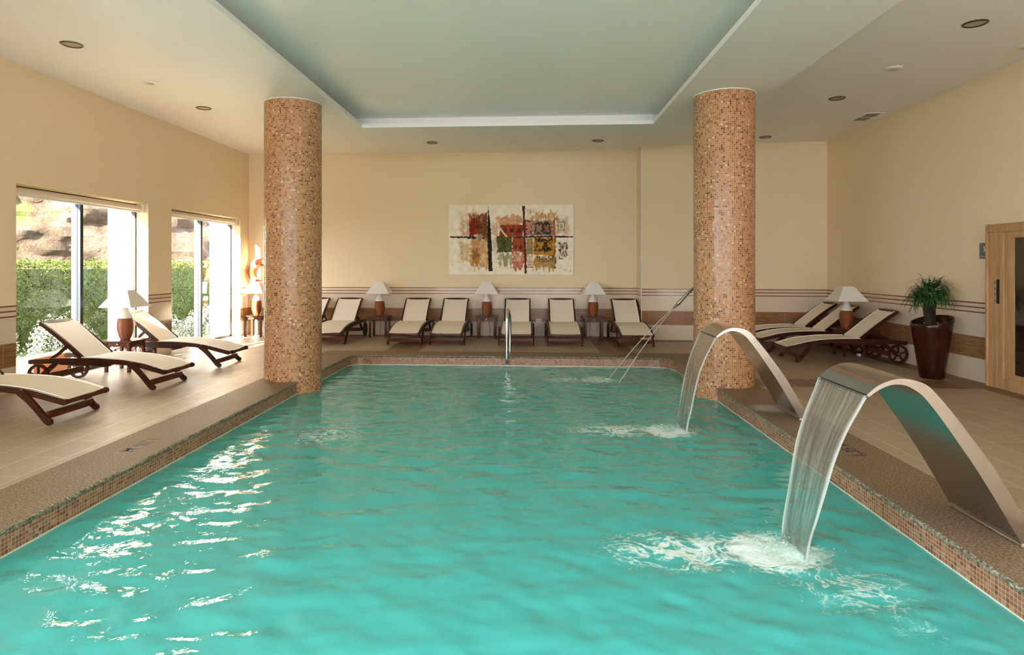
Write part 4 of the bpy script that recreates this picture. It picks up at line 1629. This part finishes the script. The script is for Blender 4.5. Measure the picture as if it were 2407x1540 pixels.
hk = MB().bevbox(-.082, -.07, .50, .535, 1.03, 1.325, .003).build('hook_plate', M['black'], sd)
for q in range(4):
    z = 1.065 + q * .072
    MB().tube([(-.08, .517, z), (-.105, .517, z - .006), (-.115, .517, z + .016)], .006, 8).build('hook', M['chrome'], hk)

pq = empty('wall_sign', (XR - .012, 8.372, 1.68))
tag(pq, 'small grey square sign with a white seated figure beside the sauna door', 'sign')
MB().bevbox(-.008, .012, -.098, .098, -.10, .10, .004).build('plate', M['plaque'], pq)
fg = MB()
fg.lathe([(.011, -.0005), (.011, .0005)], (-.0095, .01, .045), axis='x', seg=16)
fg.tube([(-.0095, .008, .03), (-.0095, .004, .002), (-.0095, -.02, -.002), (-.0095, -.024, -.026)], .005, 6)
fg.tube([(-.0095, .007, .022), (-.0095, -.016, .016)], .0035, 6)
fg.tube([(-.0095, .03, -.006), (-.0095, -.008, -.012)], .0025, 6)
fg.build('figure', M['reflective'], pq)
wv = MB().tube([(-.009, -.085 + .17 * i / 12, -.075 + .006 * math.sin(i * .8)) for i in range(13)], .002, 6)
wv.build('wave_line', M['reflective'], pq)

# wall sockets low on the back wall
for (x, lab) in ((.20, 'cream double wall socket between the two loungers right of the grab rail'),):
    e = empty('wall_socket', (x, YB - .006, .33))
    tag(e, lab, 'socket')
    MB().bevbox(-.06, .06, -.006, .006, -.04, .04, .003).build('face_plate', M['hem'], e)
    for sx in (-.028, .028):
        MB().lathe([(.018, -.0068), (.016, -.0062)], (sx, 0, 0), axis='y', seg=16).build('outlet', M['diffuser'], e)

# ------------------------------------------------------------------ potted plant
pp_ = empty('potted_plant', (5.335, 8.76, 0))
tag(pp_, 'tall tapered glossy brown planter with a grassy dark green flowering plant by the right wall', 'potted plant')
seg = 48
mb = MB()
vv, ff = [], []


def pot_ring(r, z, slope=0.0):
    return [(r * math.cos(2 * PI * q / seg), r * math.sin(2 * PI * q / seg), z + slope * (math.cos(2 * PI * q / seg - .35)) * r / .245) for q in range(seg)]


prof = [(.132, 0.0, 0), (.140, .006, 0), (.158, .12, 0), (.180, .28, 0), (.203, .44, .01), (.224, .60, .03), (.240, .70, .052), (.247, .757, .062), (.243, .768, .064), (.228, .766, .062), (.220, .74, .05), (.212, .69, .03)]
for (r, z, s_) in prof:
    vv += pot_ring(r, z, s_)
for i in range(len(prof) - 1):
    for q in range(seg):
        ff.append((i * seg + q, i * seg + (q + 1) % seg, (i + 1) * seg + (q + 1) % seg, (i + 1) * seg + q))
ff.append(tuple(range(seg)))
mb.add(vv, ff)
mb.build('planter', M['glaze'], pp_, smooth=.8)
mb = MB()
mb.add(pot_ring(.213, .69, .03) + [(0, 0, .70)], [(q, (q + 1) % seg, seg) for q in range(seg)])
mb.build('soil', M['soil'], pp_)
rr = random.Random(9)
pb = MB()
for _ in range(45):
    a, d = rr.uniform(0, 6.28), rr.uniform(.08, .195)
    r = rr.uniform(.008, .016)
    pb.lathe([(r * .6, -r * .4), (r, 0), (r * .6, r * .4)], (d * math.cos(a), d * math.sin(a), .705 + .03 * math.cos(a - .35) * d / .21), seg=7)
tag(pb.build('pebbles', M['pebble'], pp_), kind='stuff')
tk = MB()
for (dx, dy, r0) in ((-.02, .0, .062), (.03, .03, .055), (-.055, -.03, .05)):
    tk.tube(smooth_path([(dx * .6 - .01, dy * .6, .68), (dx * 1.1 - .02, dy, .85), (dx * 1.9 - .01, dy * 1.8, 1.0), (dx * 3.6, dy * 3, 1.1)], 3), [r0 * (1 - .05 * i) for i in range(10)], 9)
tk.build('trunk', M['trunk'], pp_, smooth=1.0)
lv = MB()


def blade(mb, base, dirv, length, width, droop, nseg=6):
    p = Vector(base)
    d = Vector(dirv).normalized()
    side = d.cross(Vector((0, 0, 1)))
    side = side.normalized() if side.length > .05 else Vector((1, 0, 0))
    st = length / nseg
    pts = []
    for i in range(nseg + 1):
        w = width * math.sin(PI * min(1, (i / nseg) * .8 + .2)) ** .8
        pts.append((p.copy(), w if i < nseg else width * .05))
        p = p + d * st
        d = (d + Vector((0, 0, -droop * st / length * (1 + i * .35)))).normalized()
    vv = []
    for q, w in pts:
        vv += [(q - side * w / 2)[:], (q + side * w / 2)[:]]
    mb.add(vv, [(2 * i, 2 * i + 1, 2 * i + 3, 2 * i + 2) for i in range(nseg)])


tips = []
for c in range(34):
    a = rr.uniform(0, 6.28)
    rad = rr.uniform(.0, .19)
    hub = (rad * math.cos(a) - .01, rad * math.sin(a), 1.0 + .17 * (1 - (rad / .2) ** 2) + rr.uniform(-.05, .06))
    tips.append(hub)
    for _ in range(20):
        b = a + rr.gauss(0, 1.0)
        el = rr.uniform(-.1, 1.25)
        lv_d = (math.cos(b) * math.cos(el), math.sin(b) * math.cos(el), math.sin(el))
        blade(lv, hub, lv_d, rr.uniform(.16, .33), rr.uniform(.007, .013), rr.uniform(.9, 2.9))
lv.build('foliage', M['leaf'], pp_, smooth=1.2, recalc=False)
stm = MB()
for (dx, dy, l) in ((-.26, -.1, .16), (-.03, .0, .27), (.22, .12, .10), (-.24, .1, -.22)):
    stm.tube([(dx * .2, dy * .2, 1.05), (dx * .7, dy * .7, 1.12 + l * .45), (dx, dy, 1.08 + l)], .003, 5)
stm.build('bare_stems', M['trunk'], pp_)
fw = MB()
for hub in tips[:26]:
    for _ in range(2):
        c = Vector(hub) + Vector((rr.uniform(-.06, .06), rr.uniform(-.06, .06), rr.uniform(.06, .16)))
        for q in range(5):
            a = 2 * PI * q / 5
            blade(fw, c, (math.cos(a), math.sin(a), .6), .036, .020, .8, 2)
tag(fw.build('flowers', M['flower'], pp_, smooth=1.2, recalc=False), kind='stuff')

# ------------------------------------------------------------------ garden outside the left windows
tag(MB().box(-40, XO, -20, 40, -.35, -.12).build('ground', M['lawn'], smooth=0), kind='structure')
tag(MB().box(-7.2, XO, 5.0, 15.0, -.118, -.06).build('terrace', M['coping'], smooth=0), kind='structure')


def leafy(name, mat, pts_fn, count, size, seed, core=None, label='', cat='', group=None):
    rr_ = random.Random(seed)
    mb_ = MB()
    for _ in range(count):
        p, nrm = pts_fn(rr_)
        d = (Vector(nrm) + Vector((rr_.gauss(0, .6), rr_.gauss(0, .6), rr_.gauss(0, .6)))).normalized()
        t = d.orthogonal().normalized()
        t = (Matrix.Rotation(rr_.uniform(0, 6.28), 3, d) @ t)
        b = d.cross(t)
        s1 = size * rr_.uniform(.6, 1.3)
        P_ = Vector(p)
        mb_.add([(P_ - t * s1)[:], (P_ + b * s1 * .5)[:], (P_ + t * s1)[:], (P_ - b * s1 * .5)[:]], [(0, 1, 2, 3)])
    e_ = mb_.build(name, mat, smooth=0, recalc=False)
    if core is not None:
        c_ = core()
        c_.parent = e_
    tag(e_, label, cat, group)
    return e_


def hedge_pt(r):
    y = r.uniform(8.0, 24.0)
    f_ = r.random()
    bulge = .12 * noise.noise(Vector((y * 1.7, 0, 0)))
    if f_ < .75:
        z = r.uniform(-.1, 1.56)
        return (-9.2 + bulge + .14 * noise.noise(Vector((y * 3, z * 3, 1))) + r.uniform(-.05, .05), y, z), (1, 0, .1)
    return (r.uniform(-10.2, -9.2), y, 1.5 + .10 * noise.noise(Vector((y * 2.2, 3, 1))) + r.uniform(-.04, .10)), (0, 0, 1)


leafy('hedge', M['hedge'], hedge_pt, 26000, .032, 4,
      lambda: MB().box(-10.1, -9.30, 7.9, 24.1, -.12, 1.42).build('hedge_core', M['hedge'], smooth=0),
      'long clipped green hedge seen through the left windows below the rock face', 'hedge')


def silver(cx_, cy_, rx, ry, rz_, seed, label):
    def fn(r):
        a, b = r.uniform(0, 2 * PI), math.acos(r.uniform(0, 1))
        k_ = r.uniform(.75, 1.05) * (1 + .25 * noise.noise(Vector((a * 2, b * 2, seed))))
        nn_ = (math.sin(b) * math.cos(a), math.sin(b) * math.sin(a), math.cos(b))
        return (cx_ + rx * k_ * nn_[0], cy_ + ry * k_ * nn_[1], -.1 + rz_ * k_ * nn_[2]), nn_
    leafy('silver_bush', M['silver'], fn, 2600, .026, seed, None, label, 'bush', 'silvery shrubs outside the windows')


silver(-7.95, 8.7, .5, .6, .74, 1, 'silvery shrub outside the large window, left of its mullion')
silver(-7.95, 10.35, .45, .65, .72, 2, 'silvery shrub outside the large window, right of its mullion')
silver(-7.6, 12.6, .5, .7, .60, 3, 'silvery shrub outside the window by the back corner, left pane')
silver(-7.5, 14.4, .5, .8, .66, 6, 'silvery shrub outside the window by the back corner, right pane')
tr_ = empty('planter_trough', (-6.95, 8.75, -.06))
tag(tr_, 'low terracotta trough outside behind the lounger at the large window', 'planter')
MB().bevbox(-.13, .13, -.42, .42, 0, .26, .01).build('trough', M['terracotta'], tr_)
MB().bevbox(-.145, .145, -.435, .435, .23, .27, .006).build('rim', M['terracotta'], tr_)
tr2 = copy_tree(tr_)
tr2.location = (-6.98, 10.7, -.06)
tr2['label'] = 'low terracotta trough outside, seen beneath the left side table'
for o_ in (tr_, tr2):
    o_['group'] = 'terracotta troughs outside'

# rock face
nyr, nzr = 190, 90
vv, ff = [], []
for j in range(nzr + 1):
    for i in range(nyr + 1):
        y = 4 + 34 * i / nyr
        z = -.2 + 11 * j / nzr
        p = Vector((0, y * .5, z * .8))
        dsp = 1.5 * noise.fractal(p * .45, 1.0, 2.0, 5) + .5 * noise.fractal(p * 1.7, .8, 2.1, 4)
        led = .35 * math.floor(z / .9 + noise.noise(Vector((y * .3, z * .3, 5))) * 1.5) * .5
        off_ = led * .5 - dsp * .55 + z * .10                     # distance back from the face
        t_ = (y - 4) / 34 * 38 - 6
        vv.append((-19.0 + t_ * .62 - off_ * .785, 6.0 + t_ * .785 + off_ * .62, z))
for j in range(nzr):
    for i in range(nyr):
        a = j * (nyr + 1) + i
        ff.append((a, a + 1, a + nyr + 2, a + nyr + 1))
mb = MB()
mb.add(vv, ff)
cf = mb.build('cliff', M['rock'], smooth=.7, recalc=False)
tag(cf, 'sunlit rock face rising behind the hedge outside', 'cliff', kind='structure')

# unseen block added behind the camera to keep low sun off the room
wg = MB().box(-15.6, 24, -30, -24, -.3, 13.2)
tag(wg.build('sun_blocker', M['render'], smooth=0), kind='structure')
tag(MB().box(-40, 40, -24, YF - .3, -.35, -.12).build('forecourt', M['render'], smooth=0), kind='structure')
